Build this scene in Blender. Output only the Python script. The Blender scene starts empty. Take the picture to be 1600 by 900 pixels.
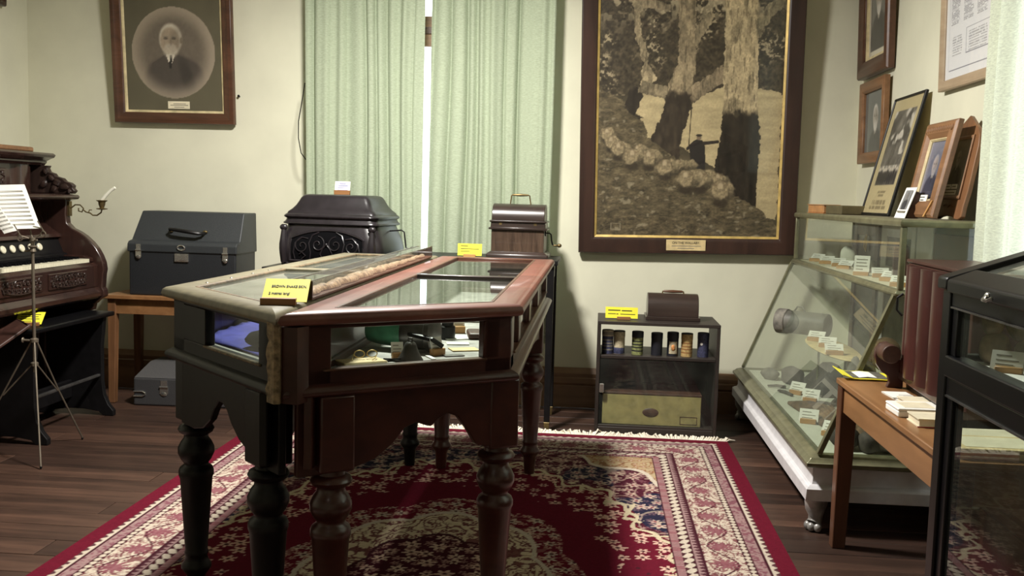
import bpy, bmesh, math, random
import numpy as np
from mathutils import Vector, Matrix, Euler
random.seed(7)
PI = math.pi
SC = bpy.context.scene
COL = SC.collection
# ------------------------------------------------------------------ camera
cam_d = bpy.data.cameras.new('camera'); cam = bpy.data.objects.new('camera', cam_d); COL.objects.link(cam)
cam_d.sensor_width = 36.0; cam_d.lens = 1550 / 1600 * 36.0; cam_d.clip_start = 0.05
Rm = ((0.99609966, 0.0348505, -0.08106118), (0.08388166, -0.0890042, 0.99249288), (0.02737409, -0.99542137, -0.09158037))
cam.matrix_world = Matrix([[Rm[i][0], -Rm[i][1], -Rm[i][2], (0, 0, 1.3)[i]] for i in range(3)] + [[0, 0, 0, 1]])
SC.camera = cam
# ------------------------------------------------------------------ view, world, lights
SC.view_settings.view_transform = 'Standard'; SC.view_settings.look = 'None'
SC.view_settings.gamma = 1.0; SC.view_settings.use_curve_mapping = False
SC.view_settings.exposure = 0.0
w = bpy.data.worlds.new('sky'); SC.world = w; w.use_nodes = True
bg = w.node_tree.nodes['Background']; bg.inputs[0].default_value = (0.86, 0.93, 1.0, 1); bg.inputs[1].default_value = 5.0
def area(name, loc, rot, sx, sy, power, col, shape='RECTANGLE'):
    l = bpy.data.lights.new(name, 'AREA'); l.shape = shape; l.size = sx; l.size_y = sy; l.energy = power; l.color = col
    o = bpy.data.objects.new(name, l); o.location = loc; o.rotation_euler = rot; COL.objects.link(o); return o
area('ceiling_lamp_light', (-0.9, 4.05, 2.93), (0, 0, 0), 0.34, 0.34, 195, (1.0, 0.96, 0.90), 'DISK')
area('rear_fill_light', (-0.8, -0.6, 3.25), (0, 0, 0), 0.5, 0.5, 2, (1.0, 0.96, 0.9), 'DISK')  # weak added fill behind the camera, no fixture belongs to it
# ------------------------------------------------------------------ colours and materials
def lin(c):
    c = np.asarray(c, float) / 255.0
    return np.where(c <= 0.04045, c / 12.92, ((c + 0.055) / 1.055) ** 2.4)
def C4(r, g, b): return tuple(float(v) for v in lin((r, g, b))) + (1.0,)
MATS = {}
def newmat(n):
    m = bpy.data.materials.new(n); m.use_nodes = True; nt = m.node_tree
    for x in list(nt.nodes): nt.nodes.remove(x)
    out = nt.nodes.new('ShaderNodeOutputMaterial'); MATS[n] = m
    return m, nt, out
def principled(nt, out, rough=0.5, metal=0.0, spec=0.5, coat=0.0):
    b = nt.nodes.new('ShaderNodeBsdfPrincipled'); b.inputs['Roughness'].default_value = rough
    b.inputs['Metallic'].default_value = metal; b.inputs['Specular IOR Level'].default_value = spec
    b.inputs['Coat Weight'].default_value = coat
    nt.links.new(b.outputs[0], out.inputs[0]); return b
def noise(nt, scale, detail=4, stretch=(1, 1, 1), rough=0.55, dist=0.0):
    tc = nt.nodes.new('ShaderNodeTexCoord'); mp = nt.nodes.new('ShaderNodeMapping'); mp.inputs['Scale'].default_value = stretch
    nt.links.new(tc.outputs['Object'], mp.inputs[0])
    n = nt.nodes.new('ShaderNodeTexNoise'); n.inputs['Scale'].default_value = scale; n.inputs['Detail'].default_value = detail
    n.inputs['Roughness'].default_value = rough; n.inputs['Distortion'].default_value = dist
    nt.links.new(mp.outputs[0], n.inputs['Vector']); return n
def ramp(nt, src, stops):
    r = nt.nodes.new('ShaderNodeValToRGB'); e = r.color_ramp.elements
    e[0].position, e[0].color = stops[0]; e[1].position, e[1].color = stops[-1]
    for p, c in stops[1:-1]:
        x = e.new(p); x.color = c
    nt.links.new(src, r.inputs[0]); return r
def bump(nt, src, b, strength=0.1, dist=0.01):
    u = nt.nodes.new('ShaderNodeBump'); u.inputs['Strength'].default_value = strength; u.inputs['Distance'].default_value = dist
    nt.links.new(src, u.inputs['Height']); nt.links.new(u.outputs[0], b.inputs['Normal'])
def plain(n, c, rough=0.5, metal=0.0, var=0.12, scale=18, spec=0.5, coat=0.0, bmp=0.05):
    m, nt, out = newmat(n); b = principled(nt, out, rough, metal, spec, coat)
    c = np.array(c, float); nz = noise(nt, scale, 5)
    r = ramp(nt, nz.outputs[0], [(0.3, C4(*np.clip(c * (1 - var), 0, 255))), (0.7, C4(*np.clip(c * (1 + var), 0, 255)))])
    nt.links.new(r.outputs[0], b.inputs['Base Color'])
    if bmp: bump(nt, nz.outputs[0], b, bmp, 0.004)
    return m
def wood(n, c1, c2, rough=0.4, axis='X', scale=14, spec=0.5, coat=0.0, mid=None, rnd=False):
    m, nt, out = newmat(n); b = principled(nt, out, rough, 0, spec, coat)
    c1, c2 = [tuple(np.array(q) * 0.84 + np.mean(q) * 0.16) for q in (c1, c2)]
    st = {'X': (0.08, 1, 1), 'Y': (1, 0.08, 1), 'Z': (1, 1, 0.08)}[axis]
    n1 = noise(nt, scale, 8, st, 0.65, 0.6); n2 = noise(nt, 3.0, 3)
    stops = [(0.28, C4(*c1)), (0.72, C4(*c2))]
    r = ramp(nt, n1.outputs[0], stops)
    mx = nt.nodes.new('ShaderNodeMix'); mx.data_type = 'RGBA'; mx.blend_type = 'MULTIPLY'; mx.inputs[0].default_value = 0.55
    r2 = ramp(nt, n2.outputs[0], [(0.3, (0.55, 0.55, 0.55, 1)), (0.7, (1.25, 1.2, 1.15, 1))])
    nt.links.new(r.outputs[0], mx.inputs[6]); nt.links.new(r2.outputs[0], mx.inputs[7])
    last = mx.outputs[2]
    if rnd:
        oi = nt.nodes.new('ShaderNodeObjectInfo'); r3 = ramp(nt, oi.outputs['Random'], [(0.0, (0.6, 0.58, 0.58, 1)), (1.0, (1.35, 1.3, 1.25, 1))])
        m2 = nt.nodes.new('ShaderNodeMix'); m2.data_type = 'RGBA'; m2.blend_type = 'MULTIPLY'; m2.inputs[0].default_value = 1.0
        nt.links.new(last, m2.inputs[6]); nt.links.new(r3.outputs[0], m2.inputs[7]); last = m2.outputs[2]
    nt.links.new(last, b.inputs['Base Color']); bump(nt, n1.outputs[0], b, 0.12, 0.003)
    return m
def glass(n, dust=0.03, tint=(0.93, 0.96, 0.94), ior=1.45, rough=0.0):
    m, nt, out = newmat(n)
    tr = nt.nodes.new('ShaderNodeBsdfTransparent'); tr.inputs[0].default_value = tint + (1,)
    gl = nt.nodes.new('ShaderNodeBsdfGlossy'); gl.inputs['Roughness'].default_value = rough
    df = nt.nodes.new('ShaderNodeBsdfDiffuse'); df.inputs[0].default_value = C4(205, 208, 195)
    fr = nt.nodes.new('ShaderNodeFresnel'); fr.inputs[0].default_value = ior
    ge = nt.nodes.new('ShaderNodeNewGeometry'); iv = nt.nodes.new('ShaderNodeMath'); iv.operation = 'SUBTRACT'; iv.inputs[0].default_value = 1
    nt.links.new(ge.outputs['Backfacing'], iv.inputs[1])
    mu = nt.nodes.new('ShaderNodeMath'); mu.operation = 'MULTIPLY'; nt.links.new(fr.outputs[0], mu.inputs[0]); nt.links.new(iv.outputs[0], mu.inputs[1])
    dm = nt.nodes.new('ShaderNodeMixShader'); nz = noise(nt, 6, 5); rp = ramp(nt, nz.outputs[0], [(0.35, (dust * 0.5,) * 3 + (1,)), (0.75, (dust * 1.5,) * 3 + (1,))])
    nt.links.new(rp.outputs[0], dm.inputs[0]); nt.links.new(tr.outputs[0], dm.inputs[1]); nt.links.new(df.outputs[0], dm.inputs[2])
    mx = nt.nodes.new('ShaderNodeMixShader'); nt.links.new(mu.outputs[0], mx.inputs[0]); nt.links.new(dm.outputs[0], mx.inputs[1]); nt.links.new(gl.outputs[0], mx.inputs[2])
    nt.links.new(mx.outputs[0], out.inputs[0]); return m
def painted(n, rough=0.6, spec=0.3, nzs=0):
    m, nt, out = newmat(n); b = principled(nt, out, rough, 0, spec)
    a = nt.nodes.new('ShaderNodeAttribute'); a.attribute_name = 'Col'; nt.links.new(a.outputs[0], b.inputs['Base Color'])
    if nzs:
        z = noise(nt, nzs, 2); bump(nt, z.outputs[0], b, 0.4, 0.004)
    return m
def fabric(n, c, transl=0.25):
    m, nt, out = newmat(n)
    b = nt.nodes.new('ShaderNodeBsdfDiffuse'); t = nt.nodes.new('ShaderNodeBsdfTranslucent')
    n1 = noise(nt, 60, 3, (1, 1, 4)); c = np.array(c, float)
    r = ramp(nt, n1.outputs[0], [(0.3, C4(*(c * 0.93))), (0.7, C4(*np.clip(c * 1.06, 0, 255)))])
    nt.links.new(r.outputs[0], b.inputs[0]); nt.links.new(r.outputs[0], t.inputs[0])
    mx = nt.nodes.new('ShaderNodeMixShader'); mx.inputs[0].default_value = transl
    nt.links.new(b.outputs[0], mx.inputs[1]); nt.links.new(t.outputs[0], mx.inputs[2]); nt.links.new(mx.outputs[0], out.inputs[0]); return m
plain('wall_cream', (217, 215, 193), 0.75, var=0.025, scale=3, spec=0.2, bmp=0.02)
plain('ceiling_white', (225, 224, 214), 0.8, var=0.02, spec=0.1)
wood('floorboard', (38, 25, 20), (96, 68, 54), 0.45, 'X', 10, 0.4, rnd=True)
plain('floor_gap', (16, 11, 9), 0.9)
wood('skirting', (116, 84, 56), (150, 112, 78), 0.45, 'X', 9)
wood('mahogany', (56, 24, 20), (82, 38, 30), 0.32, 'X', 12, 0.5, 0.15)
wood('mahogany_top_lit', (102, 50, 38), (132, 72, 56), 0.44, 'X', 12, 0.5, 0.2)  # red top rails, with the lamp's light put into the paler tone
wood('mahogany_dark', (44, 26, 20), (68, 42, 32), 0.35, 'Z', 12)
plain('ebonised', (18, 17, 18), 0.42, var=0.25, spec=0.3)
plain('ebonised_case', (12, 12, 14), 0.36, var=0.2, spec=0.28)
plain('olive_paint', (112, 106, 86), 0.42, var=0.12, scale=24)
plain('brown_bead', (98, 82, 60), 0.6, var=0.3, scale=50)
plain('olive_metal', (118, 116, 90), 0.36, 0.35, var=0.12)
plain('peeled_wood', (128, 112, 88), 0.8, var=0.35, scale=60, bmp=0.4)
plain('white_paint', (205, 203, 205), 0.4, var=0.04, spec=0.5)
wood('oak', (112, 74, 44), (160, 112, 70), 0.45, 'X', 16)
wood('oak_z', (104, 66, 38), (150, 100, 60), 0.45, 'Z', 16)
wood('walnut', (62, 36, 24), (108, 66, 42), 0.38, 'X', 14)
wood('walnut_dark', (44, 33, 30), (66, 51, 45), 0.3, 'X', 14, 0.5, 0.2)
wood('burl', (48, 36, 29), (98, 76, 60), 0.3, 'Z', 40, 0.5, 0.2)
wood('table_wood', (126, 82, 44), (164, 114, 68), 0.35, 'Y', 14)
wood('table_leg', (82, 48, 30), (112, 68, 42), 0.4, 'Z', 14)
wood('pine_block', (190, 134, 66), (214, 160, 90), 0.5, 'X', 20)
wood('brown_block', (140, 92, 46), (166, 112, 60), 0.5, 'X', 20)
wood('organ_wood', (42, 25, 22), (66, 41, 34), 0.24, 'Z', 12, 0.5, 0.3)
wood('organ_carved', (38, 26, 22), (68, 48, 40), 0.4, 'Z', 30)
wood('maroon_wood', (62, 29, 25), (82, 41, 35), 0.34, 'Z', 12, 0.5, 0.15)
wood('shelf_wood', (38, 30, 26), (54, 44, 38), 0.5, 'X', 12)
plain('gilt', (196, 168, 100), 0.4, 0.3, var=0.12)
plain('gold_slip', (206, 190, 148), 0.5, 0.1)
plain('yellow_paper', (238, 230, 60), 0.6, var=0.02, bmp=0)
plain('white_paper', (240, 238, 230), 0.7, var=0.02, bmp=0)
plain('cream_paper', (224, 214, 186), 0.7, var=0.06)
plain('aged_paper', (206, 184, 136), 0.7, var=0.1)
plain('ink', (46, 44, 30), 0.7, bmp=0)
plain('faded_ink', (128, 122, 108), 0.7, bmp=0)
plain('blue_ink', (112, 112, 160), 0.7, bmp=0)
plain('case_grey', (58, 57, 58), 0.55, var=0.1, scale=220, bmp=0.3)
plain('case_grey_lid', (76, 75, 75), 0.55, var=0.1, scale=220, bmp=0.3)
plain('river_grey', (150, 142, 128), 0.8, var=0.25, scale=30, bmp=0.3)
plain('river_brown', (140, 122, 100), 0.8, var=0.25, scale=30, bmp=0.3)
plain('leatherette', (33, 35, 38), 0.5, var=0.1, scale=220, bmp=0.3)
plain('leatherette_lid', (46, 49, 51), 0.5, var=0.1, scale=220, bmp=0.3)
plain('black_metal', (28, 27, 27), 0.4, 0.5)
plain('phonograph_black', (34, 30, 33), 0.32, var=0.15, spec=0.6)
plain('cloth_black', (5, 5, 7), 0.9, spec=0.1)
plain('chrome', (200, 198, 192), 0.22, 0.9, var=0.05)
plain('old_brass', (120, 104, 70), 0.4, 0.8, var=0.2)
plain('pole_metal', (122, 112, 98), 0.42, 0.6, var=0.1)
plain('ivory', (222, 216, 190), 0.35, var=0.04)
plain('candle_wax', (232, 230, 214), 0.5, var=0.02)
plain('steel_grey', (96, 94, 92), 0.35, 0.7, var=0.2)
plain('silvered', (124, 120, 118), 0.35, 0.6, var=0.25, scale=30)
plain('green_enamel', (84, 150, 118), 0.3, var=0.2)
plain('blue_cloth', (62, 62, 150), 0.8, var=0.1)
plain('claw_metal', (150, 147, 143), 0.35, 0.35, var=0.2)
wood('pale_wood', (166, 140, 108), (190, 166, 134), 0.5, 'X', 16)
plain('case_lining', (152, 149, 144), 0.8, var=0.15)
plain('showcase_lining', (206, 206, 192), 0.8, var=0.03)
plain('stone_dark', (66, 60, 56), 0.8, var=0.3, scale=25, bmp=0.4)
plain('stone_brown', (98, 78, 60), 0.8, var=0.3, scale=25, bmp=0.4)
plain('stone_grey', (106, 102, 94), 0.8, var=0.3, scale=25, bmp=0.4)
plain('leather_brown', (70, 46, 36), 0.5, var=0.25)
plain('leather_grey', (92, 90, 82), 0.55, var=0.2)
plain('khaki_box', (150, 136, 88), 0.7, var=0.1)
plain('orange_photo', (176, 120, 70), 0.6, var=0.3, scale=70)
plain('olive_label', (118, 122, 76), 0.6, var=0.25, scale=90)
plain('tan_label', (170, 142, 92), 0.6, var=0.18, scale=90)
plain('navy_label', (52, 54, 78), 0.55, var=0.35, scale=110)
plain('pale_label', (176, 164, 136), 0.6, var=0.15, scale=90)
plain('canister_black', (26, 26, 34), 0.5)
plain('fringe_wool', (226, 218, 200), 0.9, var=0.08)
plain('snake_skin', (188, 164, 134), 0.45, var=0.38, scale=75, bmp=0.4)
plain('red_brown_cover', (64, 42, 36), 0.4, var=0.15)
plain('red_edge', (150, 40, 30), 0.5)
plain('book_brown', (92, 84, 58), 0.6)
plain('book_orange', (182, 132, 84), 0.6)
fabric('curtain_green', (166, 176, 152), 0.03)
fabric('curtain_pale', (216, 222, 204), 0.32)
glass('case_glass', 0.015)
glass('showcase_glass', 0.055, (0.9, 0.93, 0.89))
glass('dusty_glass', 0.16, (0.86, 0.9, 0.86))
glass('frame_glass', 0.0, (1, 1, 1), 1.35)
glass('window_glass', 0.0)
glass('clear_box', 0.10, (0.92, 0.92, 0.92))
painted('photo_print', 0.55, 0.25); painted('rug_pile', 0.95, 0.05, 350)
M = MATS
# ------------------------------------------------------------------ mesh helpers
class MB:
    def __init__(s, root=None):
        s.bm = bmesh.new(); s.off = Vector((0, 0, 0)) if root is None else Vector(getattr(root, 'location', root))
    def v(s, p): return s.bm.verts.new(Vector(p) - s.off)
    def f(s, vs):
        try: return s.bm.faces.new(vs)
        except ValueError: return None
    def loft(s, loops, cap0=True, cap1=True, closed=True):
        L = [[s.v(p) for p in lp] for lp in loops]; n = len(L[0])
        for a, b in zip(L[:-1], L[1:]):
            for i in range(n if closed else n - 1):
                j = (i + 1) % n; s.f((a[i], a[j], b[j], b[i]))
        if cap0: s.f(list(reversed(L[0])))
        if cap1: s.f(L[-1])
        return s
    def box(s, a, b):
        x0, y0, z0 = [min(p, q) for p, q in zip(a, b)]; x1, y1, z1 = [max(p, q) for p, q in zip(a, b)]
        return s.loft([[(x0, y0, z0), (x1, y0, z0), (x1, y1, z0), (x0, y1, z0)], [(x0, y0, z1), (x1, y0, z1), (x1, y1, z1), (x0, y1, z1)]])
    def obox(s, c, size, rot=(0, 0, 0)):
        R = Euler(rot).to_matrix(); c = Vector(c); hx, hy, hz = [q / 2 for q in size]
        P = lambda x, y, z: c + R @ Vector((x, y, z))
        return s.loft([[P(-hx, -hy, z), P(hx, -hy, z), P(hx, hy, z), P(-hx, hy, z)] for z in (-hz, hz)])
    def beam(s, p, q, w, h, up=(0, 0, 1)):
        p, q = Vector(p), Vector(q); d = (q - p).normalized(); up = Vector(up)
        sd = d.cross(up).normalized() * (w / 2); u = sd.cross(d).normalized() * (h / 2)
        return s.loft([[c - sd - u, c + sd - u, c + sd + u, c - sd + u] for c in (p, q)])
    def cyl(s, p, q, r0, r1=None, n=16):
        r1 = r0 if r1 is None else r1; p, q = Vector(p), Vector(q); d = (q - p).normalized()
        a = d.orthogonal().normalized(); b = d.cross(a)
        return s.loft([[c + (a * math.cos(2 * PI * i / n) + b * math.sin(2 * PI * i / n)) * r for i in range(n)] for c, r in ((p, r0), (q, r1))])
    def tube(s, pts, r, n=7):
        pts = [Vector(p) for p in pts]; rs = r if isinstance(r, (list, tuple)) else [r] * len(pts); loops = []; a = None
        for i, p in enumerate(pts):
            d = (pts[min(i + 1, len(pts) - 1)] - pts[max(i - 1, 0)]).normalized()
            a = d.orthogonal().normalized() if a is None else (a - d * a.dot(d)).normalized()
            b = d.cross(a)
            loops.append([p + (a * math.cos(2 * PI * k / n) + b * math.sin(2 * PI * k / n)) * rs[i] for k in range(n)])
        return s.loft(loops)
    def lathe(s, c, prof, n=24, axis=(0, 0, 1)):
        c = Vector(c); d = Vector(axis).normalized(); a = d.orthogonal().normalized(); b = d.cross(a)
        return s.loft([[c + d * h + (a * math.cos(2 * PI * i / n) + b * math.sin(2 * PI * i / n)) * max(r, 1e-4) for i in range(n)] for r, h in prof])
    def ext(s, poly, f0, f1):
        # poly: 2-D outline; f0, f1 map (a, b) to the two end faces
        return s.loft([[f0(*p) for p in poly], [f1(*p) for p in poly]])
    def ball(s, c, r, seg=12, rings=8, rot=(0, 0, 0), rough=0.0, seed=0):
        c = Vector(c); r = (r,) * 3 if not isinstance(r, (tuple, list)) else r; R = Euler(rot).to_matrix(); rg = random.Random(seed)
        ph = [rg.uniform(0, 6.28) for _ in range(6)]
        def P(t, p):
            d = Vector((math.sin(t) * math.cos(p), math.sin(t) * math.sin(p), math.cos(t)))
            k = 1 + rough * (math.sin(3 * d.x + ph[0]) + math.sin(4 * d.y + ph[1]) + math.sin(5 * d.z + ph[2]) + 0.6 * math.sin(7 * d.x + 6 * d.y + ph[3])) / 3
            return c + R @ Vector((d.x * r[0] * k, d.y * r[1] * k, d.z * r[2] * k))
        return s.loft([[P(max(1e-3, min(PI - 1e-3, PI * i / rings)), 2 * PI * j / seg) for j in range(seg)] for i in range(rings + 1)])
    def build(s, name, mat, parent=None, smooth=True, bev=0.0, seg=2, ang=38):
        bmesh.ops.recalc_face_normals(s.bm, faces=s.bm.faces)
        me = bpy.data.meshes.new(name); s.bm.to_mesh(me); s.bm.free()
        me.materials.append(M[mat] if isinstance(mat, str) else mat)
        if smooth:
            me.polygons.foreach_set('use_smooth', [True] * len(me.polygons)); me.set_sharp_from_angle(angle=math.radians(ang))
        o = bpy.data.objects.new(name, me); COL.objects.link(o)
        if parent is not None:
            o.parent = parent
        o.location = s.off if parent is None else (0, 0, 0)
        if bev:
            b = o.modifiers.new('bevel', 'BEVEL'); b.width = bev; b.segments = seg; b.limit_method = 'ANGLE'; b.angle_limit = math.radians(40)
        return o
def thing(name, label, cat, loc=(0, 0, 0), rot=(0, 0, 0), group=None):
    o = bpy.data.objects.new(name, None); COL.objects.link(o); o.empty_display_size = 0.05
    o.location = loc; o.rotation_euler = rot; o['label'] = label; o['category'] = cat
    if group: o['group'] = group
    return o
def tag(o, label, cat, group=None):
    o['label'] = label; o['category'] = cat
    if group: o['group'] = group
    return o
def struct(o): o['kind'] = 'structure'; return o
def stuff(o): o['kind'] = 'stuff'; return o
def plab(o, l): o['label'] = l; return o
def dup(o, loc=None, rot=None, label=None, parent=None):
    c = o.copy(); COL.objects.link(c)
    if parent is not None: c.parent = parent
    if loc is not None: c.location = loc
    if rot is not None: c.rotation_euler = rot
    if label: c['label'] = label
    for ch in list(o.children): dup(ch, parent=c)
    return c
def text(parent, name, body, size, mat, loc, rot=(PI / 2, 0, 0), align='LEFT', bold=False, depth=0.0004):
    cu = bpy.data.curves.new(name, 'FONT'); cu.body = body; cu.size = size; cu.align_x = align; cu.extrude = depth
    if bold: cu.offset = size * 0.012
    t = bpy.data.objects.new(name + '_src', cu); me = bpy.data.meshes.new_from_object(t); bpy.data.objects.remove(t)
    me.materials.clear(); me.materials.append(M[mat]); o = bpy.data.objects.new(name, me); COL.objects.link(o)
    o.parent = parent; o.location = loc; o.rotation_euler = rot; return o
# ------------------------------------------------------------------ painting helpers (colour attributes)
def vnoise(x, y, seed=0):
    xi, yi = np.floor(x).astype(np.int64), np.floor(y).astype(np.int64); xf, yf = x - xi, y - yi
    def h(a, b):
        n = (a * 374761393 + b * 668265263 + seed * 974634777) & 0x7fffffff
        n = ((n ^ (n >> 13)) * 1274126177) & 0x7fffffff
        return ((n ^ (n >> 16)) & 0xffff) / 65535.0
    u, v = xf * xf * (3 - 2 * xf), yf * yf * (3 - 2 * yf)
    return (h(xi, yi) * (1 - u) + h(xi + 1, yi) * u) * (1 - v) + (h(xi, yi + 1) * (1 - u) + h(xi + 1, yi + 1) * u) * v
def fbm(x, y, o=4, seed=0):
    t, a, s = 0, 0.5, 0
    for k in range(o):
        t = t + a * vnoise(x * 2 ** k, y * 2 ** k, seed + k); s += a; a *= 0.5
    return t / s
def sst(a, b, x):
    t = np.clip((x - a) / (b - a), 0, 1); return t * t * (3 - 2 * t)
def ell(x, y, cx, cy, rx, ry, soft=0.15, rot=0.0):
    dx, dy = x - cx, y - cy; c, s = math.cos(rot), math.sin(rot)
    r = np.sqrt(((dx * c + dy * s) / rx) ** 2 + ((-dx * s + dy * c) / ry) ** 2); return 1 - sst(1 - soft, 1 + soft, r)
def poly(x, y, P):
    ins = np.zeros(x.shape, bool); n = len(P)
    for i in range(n):
        (x0, y0), (x1, y1) = P[i], P[(i + 1) % n]
        if y0 == y1: continue
        c = ((y0 > y) != (y1 > y)) & (x < (x1 - x0) * (y - y0) / (y1 - y0) + x0); ins ^= c
    return ins.astype(float)
def seg(x, y, a, b, r0, r1=None):
    r1 = r0 if r1 is None else r1; ax, ay = a; bx, by = b; L = (bx - ax) ** 2 + (by - ay) ** 2
    t = np.clip(((x - ax) * (bx - ax) + (y - ay) * (by - ay)) / L, 0, 1); d = np.hypot(x - ax - t * (bx - ax), y - ay - t * (by - ay))
    r = r0 + (r1 - r0) * t; return 1 - sst(r * 0.8, r * 1.2, d)
def mixc(c, m, col):
    col = np.asarray(col, float); m = np.clip(m, 0, 1)[:, None]; return c * (1 - m) + col * m
def grid_obj(name, mat, parent, P0, U, V, nu, nv, func):
    # a flat sheet P0 + u U + v V painted by func(u, v) -> sRGB 0..255
    us, vs = np.linspace(0, 1, nu + 1), np.linspace(0, 1, nv + 1); uu, vv = np.meshgrid(us, vs); uu, vv = uu.ravel(), vv.ravel()
    P = np.asarray(P0, float) + uu[:, None] * np.asarray(U, float) + vv[:, None] * np.asarray(V, float)
    i = np.arange(nu * nv); r, c = i // nu, i % nu; a = r * (nu + 1) + c
    F = np.stack([a, a + 1, a + nu + 2, a + nu + 1], 1).ravel()
    me = bpy.data.meshes.new(name); me.vertices.add(len(P)); me.vertices.foreach_set('co', P.ravel())
    me.loops.add(len(F)); me.loops.foreach_set('vertex_index', F); me.polygons.add(nu * nv)
    me.polygons.foreach_set('loop_start', np.arange(0, len(F), 4)); me.update(calc_edges=True)
    at = me.color_attributes.new('Col', 'FLOAT_COLOR', 'POINT')
    col = np.ones((len(P), 4)); col[:, :3] = lin(np.clip(func(uu, vv), 0, 255)); at.data.foreach_set('color', col.ravel())
    me.materials.append(M[mat]); o = bpy.data.objects.new(name, me); COL.objects.link(o)
    if parent is not None: o.parent = parent
    return o
# ================================================================== THE ROOM
XL, XR, YB, YF, ZC = -3.63, 1.555, 6.135, -1.7, 3.45
fl = struct(MB().box((XL, YF, -0.08), (XR, YB, -0.024)).build('floor', 'floor_gap'))
proto = {}
def plank_mesh(L):
    if L not in proto:
        m = MB(); m.box((0, 0, -0.024), (L, 0.148, 0)); o = m.build('plank', 'floorboard', None, False, 0.0015, 1); proto[L] = o
        o.parent = fl; return o, True
    o = proto[L].copy(); COL.objects.link(o); return o, False
y = YB - 0.002; k = 0
while y > YF:
    y -= 0.152
    cuts = [[1.7, 2.0, 1.485], [2.6, 2.585], [0.9, 2.4, 1.885]][k % 3]; x = XL; k += 1
    for L in cuts:
        o, _ = plank_mesh(round(L - 0.003, 4)); o.parent = fl; o.location = (x, y, random.uniform(-0.0015, 0)); x += L
def wall(name, boxes):
    m = MB()
    for a, b in boxes: m.box(a, b)
    return struct(m.build(name, 'wall_cream', None, False))
W1 = (-1.62, -0.42, 0.62, 2.95)
wall('wall_back', [((XL - 0.2, YB, 0), (W1[0], YB + 0.22, ZC)), ((W1[1], YB, 0), (XR + 0.2, YB + 0.22, ZC)),
                   ((W1[0], YB, 0), (W1[1], YB + 0.22, W1[2])), ((W1[0], YB, W1[3]), (W1[1], YB + 0.22, ZC))])
wall('wall_left', [((XL - 0.2, YF, 0), (XL, YB, ZC))])
W2 = (2.35, 3.75, 0.75, 2.95)
wall('wall_right', [((XR, W2[1], 0), (XR + 0.22, YB, ZC)), ((XR, YF, 0), (XR + 0.22, W2[0], ZC)),
                    ((XR, W2[0], 0), (XR + 0.22, W2[1], W2[2])), ((XR, W2[0], W2[3]), (XR + 0.22, W2[1], ZC))])
wall('wall_rear', [((XL - 0.2, YF - 0.2, 0), (XR + 0.2, YF, ZC))])
struct(MB().box((XL - 0.2, YF - 0.2, ZC), (XR + 0.2, YB + 0.2, ZC + 0.1)).build('ceiling', 'ceiling_white', None, False))
def skirting(name, a, b, nrm):
    # stepped skirting board with a moulded cap, following a wall
    a, b, n = Vector(a), Vector(b), Vector(nrm)
    pr_ = [(0, 0), (0.022, 0), (0.022, 0.135), (0.019, 0.14), (0.022, 0.147), (0.030, 0.155), (0.030, 0.185), (0.024, 0.192), (0.026, 0.2), (0.026, 0.216), (0.016, 0.232), (0.008, 0.25), (0, 0.25)]
    m = MB(); m.ext(pr_, lambda d, z: a + n * d + Vector((0, 0, z)), lambda d, z: b + n * d + Vector((0, 0, z)))
    return struct(m.build(name, 'skirting', None, True, 0, 2, 30))
skirting('baseboard_back', (XL, YB, 0), (XR, YB, 0), (0, -1, 0))
skirting('baseboard_left', (XL, YF, 0), (XL, YB - 0.03, 0), (1, 0, 0))
skirting('baseboard_right', (XR, YF, 0), (XR, YB - 0.03, 0), (-1, 0, 0))
def sash_window(name, a0, a1, z0, z1, f):
    # f(a, d, z): along the wall, into the wall, up
    m = MB()
    def bx(a, b, d0, d1, z, zz):
        p, q = f(a, d0, z), f(b, d1, zz); m.box(p, q)
    bx(a0, a0 + 0.06, 0.05, 0.2, z0, z1); bx(a1 - 0.06, a1, 0.05, 0.2, z0, z1)
    bx(a0, a1, 0.03, 0.22, z0, z0 + 0.04); bx(a0, a1, 0.05, 0.2, z1 - 0.05, z1)
    fr = struct(m.build(name, 'oak_z', None, False, 0.003, 1))
    zm = 2.315
    for nm, za, zb, d in (('lower_sash', z0 + 0.04, zm - 0.022, 0.09), ('upper_sash', zm + 0.022, z1 - 0.05, 0.14)):
        m = MB(); A, B = a0 + 0.062, a1 - 0.062
        m.box(f(A, d, za), f(A + 0.05, d + 0.04, zb)); m.box(f(B - 0.05, d, za), f(B, d + 0.04, zb))
        m.box(f(A + 0.051, d, za), f(B - 0.051, d + 0.04, za + 0.075)); m.box(f(A + 0.051, d, zb - 0.075), f(B - 0.051, d + 0.04, zb))
        s_ = m.build(nm, 'oak', None, False, 0.003, 1); s_.parent = fr
        g = MB().box(f(A + 0.04, d + 0.018, za + 0.06), f(B - 0.04, d + 0.022, zb - 0.06)).build('pane', 'window_glass', None, False); g.parent = s_
    mb = MB().box(f(a0 + 0.063, 0.085, zm - 0.021), f(a1 - 0.063, 0.15, zm + 0.021)).build('sash_gap_blocker', 'walnut', None, False, 0.003, 1); mb.parent = fr  # dark bar added between the sashes to block leaking light
    m = MB(); m.box(f(a0 - 0.08, -0.02, z0 - 0.03), f(a1 + 0.08, 0.04, z0)); sl = m.build('sill', 'oak', None, False, 0.004, 1); sl.parent = fr
    return fr
sash_window('window_1', W1[0], W1[1], W1[2], W1[3], lambda a, d, z: (a, YB + d, z))
sash_window('window_2', W2[0], W2[1], W2[2], W2[3], lambda a, d, z: (XR + d, a, z))
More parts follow.
